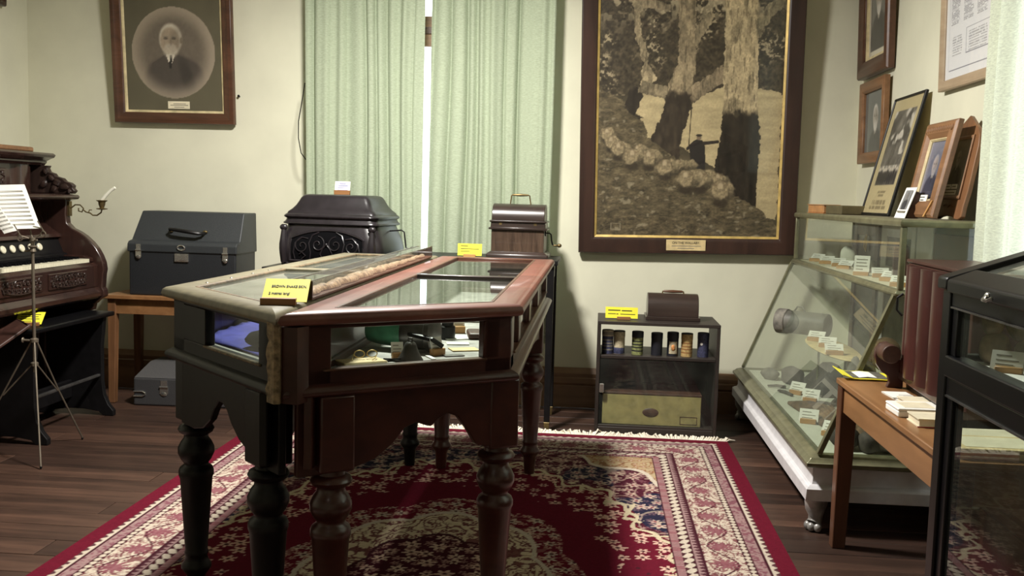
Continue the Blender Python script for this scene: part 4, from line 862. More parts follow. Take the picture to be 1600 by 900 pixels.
brk = [(-3.60, 1.248), (-2.985, 1.248), (-2.97, 1.265), (-2.985, 1.28), (-2.98, 1.295), (-3.0, 1.31), (-3.03, 1.318), (-3.045, 1.335), (-3.085, 1.345), (-3.095, 1.36), (-3.125, 1.37), (-3.135, 1.39), (-3.125, 1.405), (-3.60, 1.405)]
m = MB(og); m.ext(brk, *XZ(OY1 - 0.05, OY1 - 0.01)); m.build('carved_bracket', 'organ_carved', og, True, 0.004, 2, 30)
m = MB(og)
for k, (x, z, r) in enumerate(((-3.03, 1.285, 0.026), (-3.075, 1.31, 0.026), (-3.11, 1.335, 0.022), (-3.14, 1.37, 0.02), (-3.0, 1.262, 0.016), (-3.09, 1.275, 0.022), (-3.15, 1.30, 0.025))): m.ball((x, OY1 - 0.055, z), (r, 0.014, r * 0.8), 10, 6, (0, 0.4 * k, 0), 0.2, k)
m.build('leaf_carving', 'organ_carved', og)
def carved_panel(y0, y1, z0, z1, x, nm, sd):
    rg = random.Random(sd); m = MB(og); m.box((x - 0.012, y0, z0), (x, y1, z1)); pn = m.build(nm, 'organ_wood', og, False, 0.003, 1)
    m = MB(og)
    m.tube([(x + 0.002, y0 + 0.02 + (y1 - y0 - 0.04) * (0.5 + 0.5 * math.cos(a)), (z0 + z1) / 2 + (z1 - z0) * 0.44 * math.sin(a)) for a in [2 * PI * i / 30 for i in range(31)]], 0.004, 5)
    n = int((y1 - y0) / 0.035)
    for i in range(n):
        y = y0 + 0.035 + (y1 - y0 - 0.07) * i / max(1, n - 1)
        for kz in (0.3, 0.7):
            z = z0 + (z1 - z0) * kz; a0 = rg.uniform(0, 6); r = 0.016
            m.tube([(x + 0.003, y + r * (1 - 0.07 * k) * math.cos(a0 + 0.55 * k), z + r * (1 - 0.07 * k) * math.sin(a0 + 0.55 * k)) for k in range(13)], 0.0036, 5)
            m.ball((x + 0.003, y, z), (0.004, 0.006, 0.006), 6, 4)
    o = m.build('carved_scrolls', 'organ_carved', og, True); o.parent = pn; stuff(o)
m = MB(og); m.ext([(-3.60, 0.72), (-2.835, 0.72), (-2.835, 0.845), (-2.855, 0.86), (-3.60, 0.86)], *XZ(OY0 + 0.055, OY1 - 0.055)); m.build('key_bed', 'organ_wood', og, False, 0.004)
m = MB(og); m.ext([(-3.60, 0.655), (-2.83, 0.655), (-2.812, 0.668), (-2.812, 0.69), (-2.826, 0.705), (-2.834, 0.72), (-3.60, 0.72)], *XZ(OY0 + 0.02, OY1 - 0.02)); m.build('base_moulding', 'organ_wood', og, True, 0.002, 2, 30)
carved_panel(4.94, 5.33, 0.745, 0.83, -2.826, 'keyslip_panel', 1); carved_panel(4.50, 4.88, 0.745, 0.83, -2.826, 'keyslip_panel', 2)
carved_panel(4.45, 5.18, 1.28, 1.38, -3.197, 'fret_panel', 3)
m = MB(og); kw = 0.0235; y = OY1 - 0.10; n = 0
while y - kw > OY0 + 0.12:
    m.box((-3.01, y - kw + 0.0011, 0.862), (-2.862, y, 0.882)); y -= kw; n += 1
ky = m.build('white_keys', 'ivory', og, False); stuff(ky); ky['label'] = 'row of yellowed white keys'
m = MB(og); y = OY1 - 0.10
for k in range(n - 1):
    if k % 7 not in (2, 6): m.loft([[(-3.01, y - kw * (k + 1) + 0.0065, z), (-2.91 - dz, y - kw * (k + 1) + 0.0065, z), (-2.91 - dz, y - kw * (k + 1) - 0.0065, z), (-3.01, y - kw * (k + 1) - 0.0065, z)] for z, dz in ((0.883, 0), (0.893, 0.004))])
kb = m.build('black_keys', 'cloth_black', og, False); stuff(kb); kb['label'] = 'row of black keys'
m = MB(og); m.ext([(-3.02, 0.862), (-2.86, 0.862), (-2.86, 0.885), (-2.90, 0.90), (-3.02, 0.90)], *XZ(OY1 - 0.098, OY1 - 0.056)); m.build('key_block', 'organ_wood', og, False, 0.004, 1)
m = MB(og); m.ext([(-3.60, 0.862), (-3.015, 0.862), (-3.015, 0.905), (-3.04, 0.915), (-3.075, 1.0), (-3.60, 1.0)], *XZ(OY0 + 0.055, OY1 - 0.055)); m.build('stop_board', 'ebonised', og, False, 0.002, 1)
for k in range(9):
    m = MB(og); yy = 5.235 - 0.085 * k; m.lathe((-3.052, yy, 0.953), [(0.021, 0), (0.021, 0.006), (0.017, 0.010), (0, 0.011)], 16, (1, 0, 0.35)); m.build('stop_knob', 'ivory', og)
m = MB(og); m.ext([(-3.60, 1.0), (-3.05, 1.0), (-3.06, 1.02), (-3.15, 1.08), (-3.19, 1.205), (-3.60, 1.205)], *XZ(OY0 + 0.055, OY1 - 0.055)); m.build('music_desk_board', 'organ_wood', og, False, 0.004)
m = MB(og); m.tube([(-3.11, 5.16, 1.06), (-3.10, 5.165, 1.10), (-3.13, 5.15, 1.15), (-3.16, 5.13, 1.19)], 0.008, 6); m.build('desk_bracket', 'organ_carved', og)
for yy in (OY1 - 0.05, OY0 + 0.01):
    m = MB(og); m.ext([(-3.60, 0.0), (-3.16, 0.0), (-3.10, 0.03), (-3.15, 0.08), (-3.17, 0.3), (-3.16, 0.45), (-3.10, 0.54), (-3.02, 0.575), (-2.93, 0.565), (-2.87, 0.585), (-2.86, 0.625), (-3.60, 0.655)], *XZ(yy, yy + 0.04)); m.build('end_leg', 'mahogany_dark', og, True, 0.003, 2, 30)
# candle arm
ca = MB(og); c0 = Vector((-3.02, OY1 - 0.02, 1.17))
ca.box((-3.03, OY1 - 0.035, 1.12), (-3.012, OY1 - 0.005, 1.205))
ca.tube([(-3.01, OY1 - 0.02, 1.165), (-2.985, OY1 - 0.02, 1.185), (-2.955, OY1 - 0.02, 1.185), (-2.935, OY1 - 0.02, 1.165), (-2.945, OY1 - 0.02, 1.145), (-2.965, OY1 - 0.02, 1.15), (-2.965, OY1 - 0.02, 1.167)], 0.004, 6)
ca.tube([(-2.937, OY1 - 0.02, 1.158), (-2.92, OY1 - 0.02, 1.145), (-2.895, OY1 - 0.02, 1.14), (-2.88, OY1 - 0.02, 1.128), (-2.855, OY1 - 0.02, 1.128), (-2.83, OY1 - 0.02, 1.145), (-2.825, OY1 - 0.02, 1.165)], 0.0042, 6)
ca.tube([(-2.905, OY1 - 0.02, 1.142), (-2.90, OY1 - 0.02, 1.158), (-2.885, OY1 - 0.02, 1.158)], 0.003, 5)
ca.lathe((-2.825, OY1 - 0.02, 1.16), [(0.006, 0), (0.03, 0.004), (0.032, 0.008), (0.012, 0.012), (0.018, 0.03), (0.02, 0.045), (0.03, 0.052), (0.032, 0.055), (0.01, 0.057)], 14)
ca = ca.build('candle_arm', 'old_brass', og)
m = MB(og); m.tube([(-2.825, OY1 - 0.02, 1.215), (-2.80, OY1 - 0.02, 1.245), (-2.768, OY1 - 0.02, 1.275), (-2.745, OY1 - 0.02, 1.29)], [0.011, 0.0105, 0.0095, 0.008], 10); c_ = m.build('candle', 'candle_wax', og); c_.parent = ca; plab(c_, 'drooping white candle')
single('wooden_board', 'light brown flat wooden board lying on top of the reed organ', 'board', 'oak', (-3.3, 5.1, 1.476), lambda m: m.box((-3.45, 4.4, 1.476), (-3.17, 5.405, 1.505)), 0.01)
# ------------------------------------------------------------------ organ bench
bn = thing('organ_bench', 'black organ bench with flared end boards in front of the reed organ', 'bench', (-2.9, 5.0, 0))
m = MB(bn); m.box((-3.09, 4.60, 0.562), (-2.715, 5.425, 0.588)); m.build('seat', 'ebonised_case', bn, True, 0.008)
endp = [(-3.13, 0.0), (-3.06, 0.0), (-3.04, 0.022), (-2.95, 0.035), (-2.86, 0.035), (-2.77, 0.022), (-2.745, 0.0), (-2.685, 0.0), (-2.685, 0.03), (-2.715, 0.065), (-2.74, 0.12), (-2.75, 0.2), (-2.75, 0.40), (-2.74, 0.50), (-2.735, 0.56), (-3.08, 0.56), (-3.075, 0.40), (-3.075, 0.2), (-3.09, 0.10), (-3.13, 0.04)]
for yy in (4.65, 5.33):
    m = MB(bn); m.ext(endp, *XZ(yy, yy + 0.035)); m.build('end_board', 'ebonised', bn, True, 0.003, 2, 30)
m = MB(bn); m.box((-2.95, 4.685, 0.10), (-2.925, 5.33, 0.20)); m.build('stretcher', 'ebonised', bn, False, 0.004)
m = MB(bn); m.box((-2.775, 4.685, 0.225), (-2.755, 5.33, 0.24)); m.build('foot_rail', 'steel_grey', bn, False, 0.004)
label_stand((-2.815, 4.715, 0.5885), 0.35, 0.125, 0.135, 'yellow_paper', LN3, 'yellow notice in a pale block on the black organ bench, behind the music stand', 1.22, 0.085, 0.018, 'brown_block', off=0.012)
# leather portfolio hanging over the near end of the bench
ic = thing('portfolio', 'stiff reddish brown leather portfolio sloping over the near end of the organ bench', 'portfolio', (-2.95, 4.62, 0.6))
m = MB(ic)
for dz, e in ((0.0, 0.0),):
    A = [(-2.735, 4.615, 0.601), (-2.80, 4.40, 0.497), (-3.10, 4.40, 0.497), (-3.10, 4.595, 0.592), (-3.10, 4.80, 0.630), (-2.90, 4.72, 0.616)]
    m.loft([[(x, y, z) for x, y, z in A], [(x - 0.004, y - 0.004, z + 0.014) for x, y, z in A]]); m.build('cover', 'red_brown_cover', ic, False, 0.004)
m = MB(ic); m.tube([(-2.745, 4.60, 0.614), (-2.82, 4.66, 0.622), (-2.895, 4.71, 0.630)], 0.003, 5); m.tube([(-2.90, 4.41, 0.518), (-2.92, 4.60, 0.609), (-2.93, 4.70, 0.630)], 0.003, 5); m.build('raised_seam', 'leather_brown', ic)
# ------------------------------------------------------------------ music stand with sheet music
ms = thing('music_stand', 'thin metal folding music stand on tripod legs before the organ', 'music stand', (-2.66, 4.50, 0))
PX, PY = -2.655, 4.50
m = MB(ms); m.cyl((PX, PY, 0.40), (PX, PY, 0.985), 0.0085, 0.0075, 10); m.build('pole', 'pole_metal', ms)
for nm, z, r in (('leg_hub', 0.553, 0.02), ('leg_ring', 0.438, 0.018)):
    m = MB(ms); m.lathe((PX, PY, z - 0.012), [(0.009, 0), (r, 0.004), (r, 0.018), (0.009, 0.024)], 12); m.build(nm, 'pole_metal', ms)
m = MB(ms); m.cyl((PX - 0.012, PY - 0.01, 0.553), (PX - 0.045, PY - 0.02, 0.555), 0.006, 0.006, 8); m.ball((PX - 0.045, PY - 0.02, 0.555), (0.006, 0.012, 0.014), 8, 6); m.build('wing_screw', 'pole_metal', ms)
for fx, fy in ((-2.487, 4.252), (-2.578, 4.792), (-2.96, 4.44)):
    d = Vector((fx - PX, fy - PY, 0)); m = MB(ms)
    m.tube([Vector((PX, PY, 0.548)) + d.normalized() * 0.014, Vector((PX, PY, 0)) + d * 0.5 + Vector((0, 0, 0.30 * 0.93)), Vector((fx, fy, 0.012))], 0.0042, 7); lg = m.build('leg', 'pole_metal', ms)
    m = MB(ms); m.tube([Vector((PX, PY, 0.434)) + d.normalized() * 0.014, Vector((PX, PY, 0)) + d * 0.47 + Vector((0, 0, 0.285))], 0.0036, 6); b = m.build('brace', 'pole_metal', ms); b.parent = lg
    m = MB(ms); m.ball((fx, fy, 0.008), (0.006, 0.006, 0.0075), 8, 6); b = m.build('foot_tip', 'black_metal', ms); b.parent = lg
m = MB(ms); m.lathe((PX, PY, 0.975), [(0.009, 0), (0.016, 0.004), (0.012, 0.02), (0.02, 0.026), (0.02, 0.03), (0.009, 0.034), (0.009, 0.05), (0.014, 0.054), (0.014, 0.07), (0, 0.072)], 12); m.cyl((PX, PY, 0.985), (PX - 0.035, PY - 0.01, 0.98), 0.004); m.cyl((PX, PY, 1.03), (PX + 0.03, PY - 0.012, 1.035), 0.004); m.build('desk_joint', 'pole_metal', ms)
# desk frame leaning back; the sheet faces away from the wall towards the camera
DT = 0.45; ux = Vector((0.93, 0.36, -0.05)).normalized(); nrm = ux.cross(Vector((-0.2, 0.0, 1)).normalized()).normalized(); upv = nrm.cross(-ux).normalized()
if upv.z < 0: upv = -upv
tip = Vector((-0.33, 0.18, 0.93)).normalized()
B0 = Vector((-2.735, 4.46, 1.062)); R0 = Vector((-2.612, 4.508, 1.09))
for p in (Vector((-2.70, 4.475, 1.055)), Vector((-2.605, 4.51, 1.075))):
    m = MB(ms); m.tube([p + Vector((0.012 * math.cos(a), -0.004, -0.012 + 0.014 * math.sin(a))) for a in [2 * PI * i / 10 for i in range(11)]], 0.0028, 5); m.tube([p + Vector((0, 0, 0.0)), p + Vector((-0.022, -0.014, 0.05))], 0.003, 5); m.build('page_clip', 'pole_metal', ms)
m = MB(ms); m.tube([Vector((PX, PY, 1.035)), Vector((-2.70, 4.478, 1.053))], 0.0038, 6); m.tube([Vector((PX, PY, 1.035)), Vector((-2.605, 4.512, 1.073))], 0.0038, 6); m.tube([Vector((PX, PY, 1.04)), Vector((-2.76, 4.60, 1.19))], 0.0035, 6); m.build('desk_frame', 'pole_metal', ms)
def music_sheet(label, a, b, c, mat='white_paper', n=9):
    # a lower-left, b lower-right, c upper-left corners of one leaf
    a, b, c = Vector(a), Vector(b), Vector(c); u, v = b - a, c - a; nn = u.cross(v).normalized()
    if nn.y > 0: nn = -nn
    ctr = a + u * 0.5
    t = thing('sheet_music', label, 'sheet music', tuple(ctr)); m = MB(t)
    m.loft([[a + u * s + v * q + nn * k for s, k in ((0, 0), (0.25, 0.0015), (0.5, 0.002), (0.75, 0.0015), (1, 0), (1, -0.0012), (0.75, 0.0003), (0.5, 0.0008), (0.25, 0.0003), (0, -0.0012))] for q in (0, 1)]); pg = m.build('page', mat, t, False)
    m = MB(t)
    for k in range(n):
        q = 0.08 + 0.84 * k / n
        for j in range(2):
            qq = q + 0.022 * j
            m.loft([[a + u * s + v * (qq + dq) + nn * e for s, e in ((0.08, 0.0026), (0.92, 0.0026), (0.92, 0.0021), (0.08, 0.0021))] for dq in (0, 0.009)])
    o = m.build('printed_staves', 'faded_ink', t, False); o.parent = pg; stuff(o)
music_sheet('large printed music leaf at the back of the music stand', (-2.85, 4.455, 1.075), (-2.616, 4.505, 1.09), (-2.99, 4.56, 1.28))
music_sheet('narrow printed music leaf in front of the large one on the music stand', (-2.755, 4.435, 1.062), (-2.70, 4.447, 1.078), (-2.93, 4.51, 1.235))
# ================================================================== PICTURES
def moulding(m, w, h, b, prof):
    # mitred frame around a w x h opening standing on z=0; prof: (distance in from the outer edge, forward depth)
    L = []
    for cx, cz, sx, sz in ((0, 0, 1, 1), (1, 0, -1, 1), (1, 1, -1, -1), (0, 1, 1, -1)):
        L.append([(-w / 2 + cx * w + sx * d, -f, cz * h + sz * d) for d, f in prof])
    V = [[m.v(p) for p in l] for l in L]; n = len(prof)
    for i in range(4):
        a, c = V[i], V[(i + 1) % 4]
        for k in range(n): m.f((a[k], a[(k + 1) % n], c[(k + 1) % n], c[k]))
def picture(name, label, loc, rot, w, h, fw, prof, wd, slip, painter, nu, nv, group=None, glass_=True, mat_='photo_print'):
    t = thing(name, label, 'picture', loc, rot, group)
    m = MB(); moulding(m, w, h, fw, prof); m.build('frame', wd, t, True, 0.0015, 1, 30)
    iw, ih = w - 2 * fw, h - 2 * fw
    if slip:
        m = MB(); s = slip[1]; L = [[(-iw / 2 + cx * iw + sx * d, -f, fw + cz * ih + sz * d) for d, f in ((-0.004, 0.006), (-0.004, 0.02), (0.0, 0.02), (s, 0.012), (s, 0.006))] for cx, cz, sx, sz in ((0, 0, 1, 1), (1, 0, -1, 1), (1, 1, -1, -1), (0, 1, 1, -1))]
        V = [[m.v(p) for p in l] for l in L]
        for i in range(4):
            a, c = V[i], V[(i + 1) % 4]
            for k in range(5): m.f((a[k], a[(k + 1) % 5], c[(k + 1) % 5], c[k]))
        m.build('gilt_slip', slip[0], t, True, 0, 2, 30)
    m = MB(); m.box((-w / 2 + 0.008, -0.004, 0.008), (w / 2 - 0.008, -0.001, h - 0.008)); m.build('backing', 'aged_paper', t, False)
    grid_obj('photograph', mat_, t, (-iw / 2 - 0.002, -0.0075, fw - 0.002), (iw + 0.004, 0, 0), (0, 0, ih + 0.004), nu, nv, painter)
    if glass_:
        m = MB(); m.box((-iw / 2 - 0.002, -0.0105, fw - 0.002), (iw / 2 + 0.002, -0.009, fw + ih + 0.002)); m.build('picture_glass', 'frame_glass', t, False)
    return t
PA = [(0, 0), (0, 0.03), (0.006, 0.04), (0.03, 0.044), (0.055, 0.034), (0.068, 0.03), (0.075, 0.024), (0.075, 0.004)]
def scale_prof(P, fw, k=1.0):
    q = P[-1][0]; return [(d * fw / q, f * k) for d, f in P]
def matted(p, fx, fy, col):
    def P(u, v):
        c = p(np.clip((u - fx) / (1 - 2 * fx), 0, 1), np.clip((v - fy) / (1 - 2 * fy), 0, 1)); k = (u < fx) | (u > 1 - fx) | (v < fy) | (v > 1 - fy); c[k] = col; return c
    return P
def noisy(c, u, v, s, a, sd=0):
    return c * (1 + a * (fbm(u * s, v * s, 3, sd) - 0.5))[:, None]
def bust(bgc, suit, skin, hair, cx=0.5, cy=0.62, r=0.15, asp=1.3, beard=1.0, oval=None, mount=(92, 86, 70), plate=None):
    # generic bearded gentleman; u,v in 0..1 with v up, asp = height / width
    def P(u, v):
        x, y = u, v * asp; c = np.tile(np.array(bgc, float), (len(u), 1)); Y = cy * asp
        c = mixc(c, 0.5 * ell(x, y, cx + 0.05, Y - 0.05, 0.42, 0.5, 0.6), np.array(bgc) * 0.72)
        c = mixc(c, ell(x, y, cx + 0.03, Y - r * 3.3, r * 2.6, r * 2.1, 0.12), suit)
        c = mixc(c, poly(x, y, [(cx - r * 1.7, Y - r * 1.9), (cx - r * 0.5, Y - r * 1.15), (cx + r * 0.7, Y - r * 1.2), (cx + r * 2.2, Y - r * 1.9), (cx + r * 2.5, Y - 6 * r), (cx - r * 2.1, Y - 6 * r)]), suit)
        c = mixc(c, 0.6 * ell(x, y, cx + r * 1.4, Y - r * 3.2, r * 0.5, r * 1.8, 0.5, 0.3), np.array(suit) * 0.65)
        c = mixc(c, poly(x, y, [(cx - r * 0.45, Y - r * 1.1), (cx + r * 0.35, Y - r * 1.1), (cx - r * 0.1, Y - r * 2.2)]), (214, 205, 186))
        c = mixc(c, poly(x, y, [(cx - r * 0.15, Y - r * 1.2), (cx + r * 0.1, Y - r * 1.2), (cx, Y - r * 2.3), (cx - r * 0.2, Y - r * 2.3)]), np.array(suit) * 0.5)
        c = mixc(c, ell(x, y, cx, Y + r * 0.12, r * 0.98, r * 1.28, 0.12), hair)
        c = mixc(c, ell(x, y, cx - r * 0.08, Y - r * 0.02, r * 0.82, r * 1.08, 0.14), skin)
        c = mixc(c, 0.45 * ell(x, y, cx + r * 0.45, Y, r * 0.5, r * 1.0, 0.6), np.array(skin) * 0.66)
        c = mixc(c, beard * ell(x, y, cx - r * 0.05, Y - r * 0.85, r * 0.62, r * 0.62, 0.25), hair)
        c = mixc(c, 0.8 * beard * ell(x, y, cx - r * 0.1, Y - r * 0.45, r * 0.42, r * 0.12, 0.4), np.array(hair) * 0.85)
        for s in (-0.42, 0.28):
            c = mixc(c, 0.7 * ell(x, y, cx + r * s, Y + r * 0.18, r * 0.2, r * 0.1, 0.4), np.array(skin) * 0.42)
            c = mixc(c, 0.6 * ell(x, y, cx + r * s, Y + r * 0.34, r * 0.26, r * 0.05, 0.4), np.array(hair) * 0.6)
        c = mixc(c, 0.4 * ell(x, y, cx + r * 0.02, Y - r * 0.15, r * 0.1, r * 0.3, 0.4), np.array(skin) * 0.6)
        c = mixc(c, ell(x, y, cx + r * 0.92, Y, r * 0.14, r * 0.26, 0.3), np.array(skin) * 0.75)
        c = noisy(c, u, v, 60, 0.14, 5)
        if oval:
            ox, oy, rx, ry = oval; q = np.sqrt(((x - ox) / rx) ** 2 + ((y - oy * asp) / ry) ** 2)
            fade = sst(0.62, 1.0, q)[:, None]; lightc = np.array((166, 152, 132), float)
            c = c * (1 - 0.75 * fade) + lightc * 0.75 * fade
            k = q > 1; cm = noisy(np.tile(np.array(mount, float), (len(u), 1)), u, v, 8, 0.12, 9); c[k] = cm[k]
        return c
    return P
# --- oval portrait high on the back wall, tilted forward
p1 = picture('framed_portrait', 'large wood framed oval sepia portrait of a bearded man, left of the green curtains', (-2.648, 6.118, 1.700), (0.085, 0, 0), 0.775, 1.0, 0.068, scale_prof(PA, 0.068), 'walnut', ('gold_slip', 0.014),
    bust((120, 108, 94), (74, 66, 60), (152, 136, 116), (186, 176, 158), 0.478, 0.51, 0.115, 864 / 639, 0.55, (0.5, 0.425, 0.415, 0.433), (92, 86, 68)), 120, 160)
m = MB(); m.box((-0.045, -0.012, 0.093), (0.095, -0.0108, 0.139)); q = m.build('name_card', 'cream_paper', p1, False)
m = MB()
for x0, x1, z in ((-0.01, 0.07, 0.122), (-0.03, 0.085, 0.113), (-0.005, 0.06, 0.101)): m.box((x0, -0.0126, z), (x1, -0.0119, z + 0.004))
o = m.build('lettering', 'faded_ink', q, False); stuff(o)
for v_ in q.data.vertices: pass
# --- the big sheep photograph
def sheep_photo(u, v):
    x = 80 + u * 635; y = 810 - v * (810 / 0.80)      # 0.80 of the sheet lies below the frame top of the photograph
    wx = x + 9 * (fbm(x / 18, y / 18, 3, 2) - 0.5) * 2; wy = y + 9 * (fbm(x / 18, y / 18, 3, 4) - 0.5) * 2
    n1, n2, n3 = fbm(x / 42, y / 42, 4, 11), fbm(x / 10, y / 10, 3, 13), fbm(x / 90, y / 90, 3, 17)
    c = np.tile(np.array((78, 70, 54), float), (len(x), 1)); c = c * (0.72 + 0.56 * n1)[:, None]
    c = mixc(c, 1.0 * (y < 330), (70, 62, 48)); up = (y < 330)
    n5 = fbm(x / 6, y / 6, 3, 14); c = np.where(up[:, None], c * (0.35 + 0.7 * n2 + 0.5 * n5)[:, None], c)
    c = mixc(c, up * sst(0.54, 0.64, 0.5 * n2 + 0.5 * n5) * sst(0.40, 0.6, n3) * 0.9, (164, 150, 120))
    c = mixc(c, up * sst(0.52, 0.62, fbm(x / 24, y / 24, 3, 23)) * sst(150, -20, y) * 0.85, (184, 170, 138))
    water = poly(wx, wy, [(228, 318), (300, 330), (330, 345), (420, 330), (520, 296), (706, 316), (706, 748), (672, 735), (630, 690), (560, 600), (470, 560), (365, 500), (300, 480), (258, 470), (222, 440), (215, 380)])
    cw = np.tile(np.array((178, 162, 124), float), (len(x), 1)) * (0.86 + 0.22 * fbm(x / 60, y / 14, 3, 29))[:, None]
    c = c * (1 - water[:, None]) + cw * water[:, None]
    bank = poly(wx, wy, [(80, 300), (190, 360), (240, 410), (262, 474), (380, 540), (500, 600), (640, 700), (706, 770), (706, 830), (80, 830)])
    cb = np.tile(np.array((74, 66, 50), float), (len(x), 1)) * (0.42 + 0.9 * fbm(x / 26, y / 9, 4, 31) + 0.6 * fbm(x / 6, y / 3, 2, 33))[:, None]
    c = c * (1 - bank[:, None]) + cb * bank[:, None]
    c = mixc(c, bank * sst(0.66, 0.76, fbm(x / 22, y / 16, 3, 37)) * 0.6, (150, 140, 116))
    def trunk(P, lightc, darkc, split, sd):
        nonlocal c
        ex, ey = x + 16 * (fbm(x / 11, y / 16, 3, sd + 5) - 0.5), y + 10 * (fbm(x / 12, y / 12, 3, sd + 6) - 0.5)
        k = poly(ex, ey, P); st = fbm(x / 13, y / 34, 4, sd); pt = fbm(x / 26, y / 60, 3, sd + 2); fi = fbm(x / 4, y / 5, 2, sd + 3)
        lightc = np.array(lightc, float) * 1.24
        col = lightc * (0.72 + 0.35 * st + 0.25 * (fi - 0.5))[:, None]
        pm = (sst(0.50, 0.64, pt) * 0.45)[:, None]; col = col * (1 - pm) + lightc * 0.5 * (0.7 + 0.6 * fi)[:, None] * pm
        ln = sst(0.60, 0.66, fbm(x / 6, y / 30, 3, sd + 4))[:, None] * 0.35; col = col * (1 - ln) + np.array((50, 44, 34), float) * ln
        d = sst(split - 16, split + 16, y + 40 * (fbm(x / 12, y / 20, 3, sd + 1) - 0.5))[:, None]
        col = col * (1 - d) + np.array(darkc, float) * (0.6 + 0.8 * st)[:, None] * d
        c = c * (1 - k[:, None]) + col * k[:, None]
    trunk([(196, 300), (240, 300), (232, 350), (212, 395), (238, 402), (226, 410), (176, 372)], (70, 62, 50), (50, 44, 36), 300, 41)
    trunk([(176, -200), (214, -200), (226, 110), (250, 190), (247, 222), (272, 250), (285, 272), (258, 300), (230, 298), (238, 225), (205, 130)], (146, 132, 104), (110, 98, 78), 320, 43)
    trunk([(236, 282), (300, 296), (334, 300), (338, 345), (300, 338), (216, 318)], (128, 116, 92), (70, 62, 50), 335, 45)
    trunk([(330, -200), (410, -200), (408, 60), (414, 200), (408, 300), (414, 345), (392, 400), (372, 470), (368, 546), (268, 478), (300, 400), (322, 300), (352, 230), (356, 120)], (136, 122, 96), (58, 50, 40), 318, 47)
    trunk([(400, 300), (450, 268), (500, 228), (520, 250), (505, 288), (440, 330), (402, 362)], (132, 118, 94), (80, 70, 54), 345, 49)
    trunk([(404, 110), (450, 60), (474, 64), (430, 140), (416, 190)], (126, 114, 90), (80, 70, 54), 345, 50)
    trunk([(494, -200), (612, -200), (614, 100), (622, 250), (624, 360), (638, 480), (634, 600), (632, 700), (560, 664), (486, 588), (500, 480), (512, 380), (508, 200)], (158, 143, 112), (44, 38, 30), 380, 51)
    trunk([(604, 90), (640, 40), (706, -10), (706, 30), (660, 70), (614, 150)], (138, 126, 98), (80, 70, 54), 345, 53)
    trunk([(180, -60), (240, 10), (330, 36), (330, 52), (230, 44), (170, -20)], (120, 108, 86), (80, 70, 54), 345, 55)
    # the man leaning on the trunk
    c = mixc(c, poly(x, y, [(400, 500), (412, 480), (424, 474), (444, 478), (454, 500), (456, 576), (408, 570)]), (44, 40, 36)); c = mixc(c, seg(x, y, (446, 488), (496, 482), 6, 5), (52, 46, 40))
    c = mixc(c, seg(x, y, (412, 488), (394, 506), 5), (48, 42, 38)); c = mixc(c, ell(x, y, 432, 468, 8, 9), (120, 104, 84)); c = mixc(c, ell(x, y, 432, 461, 11, 4), (46, 42, 36)); c = mixc(c, seg(x, y, (404, 360), (398, 500), 1.6), (66, 58, 46))
    # the mob of sheep
    for i, (sx, sy, r, bl) in enumerate(((118, 456, 24, 8), (132, 484, 24, 10), (222, 510, 20, 22), (158, 506, 28, 12), (392, 560, 18, 24), (360, 560, 22, 26), (262, 536, 30, 16), (206, 532, 31, 14), (318, 566, 32, 20), (440, 606, 34, 40), (390, 606, 34, 24), (500, 606, 24, 14), (510, 644, 38, 14))):
        c = mixc(c, 0.8 * ell(x, y, sx + 2, sy + r * 1.1, r * 0.7, r * 0.45, 0.4), (50, 43, 34))
        tone = np.array((138, 124, 96), float); bx = sx + bl * 0.55
        w_ = ell(wx, wy, bx, sy + 2, r * 0.95 + bl * 0.55, r * 0.92, 0.14); fl_ = fbm(x / 5, y / 5, 3, 61 + i)
        cc = tone[None, :] * (0.62 + 0.6 * fl_)[:, None] * (1.1 - 0.55 * sst(sy - r * 0.6, sy + r, y))[:, None]
        c = c * (1 - w_[:, None]) + cc * w_[:, None]
        q_ = np.hypot((x - sx) / (r * 0.78), (y - sy) / (r * 0.86)); c = mixc(c, 0.4 * (1 - sst(0.04, 0.14, np.abs(q_ - 1))), (72, 62, 48))
        col_ = ell(wx, wy, sx, sy, r * 0.74, r * 0.82, 0.15); cc = tone[None, :] * (0.72 + 0.6 * fl_)[:, None]; c = c * (1 - col_[:, None]) + cc * col_[:, None]
        c = mixc(c, 0.3 * ell(x, y, sx, sy - r * 0.30, r * 0.40, r * 0.5, 0.4), (84, 72, 56))
        c = mixc(c, ell(x, y, sx, sy - r * 0.30, r * 0.24, r * 0.36, 0.4), (168, 152, 122)); c = mixc(c, 0.5 * ell(x, y, sx, sy - r * 0.02, r * 0.13, r * 0.10, 0.5), (90, 78, 62))
        for e in (-1, 1): c = mixc(c, 0.7 * ell(x, y, sx + e * r * 0.48, sy - r * 0.42, r * 0.2, r * 0.10, 0.5), (110, 94, 72))
    c = mixc(c, 0.7 * ((np.abs(x - 154) < 18) & (np.abs(y - 772) < 12) & ((np.abs(np.abs(x - 154) - 16) < 1.6) | (np.abs(np.abs(y - 772) - 10) < 1.6))), (140, 130, 108))
    return noisy(c, x / 635, y / 635, 160, 0.16, 71)
PB = [(0, 0), (0, 0.035), (0.006, 0.045), (0.07, 0.036), (0.09, 0.03), (0.10, 0.022), (0.10, 0.004)]
p2 = picture('framed_photograph', 'huge dark framed sepia photograph of sheep and gum trees on the back wall', (0.553, 6.115, 0.985), (0.068, -0.0165, 0), 1.298, 1.98, 0.096, scale_prof(PB, 0.096), 'mahogany_dark', ('gilt', 0.013), sheep_photo, 300, 460)
m = MB(); m.box((-0.118, -0.047, 0.022), (0.118, -0.0435, 0.088)); q = m.build('title_plaque', 'aged_paper', p2, True, 0.001, 1)
text(q, 'lettering', 'ON THE WALLABY.', 0.019, 'ink', (0, -0.0472, 0.063), (PI / 2, 0, 0), 'CENTER', True)
m = MB()
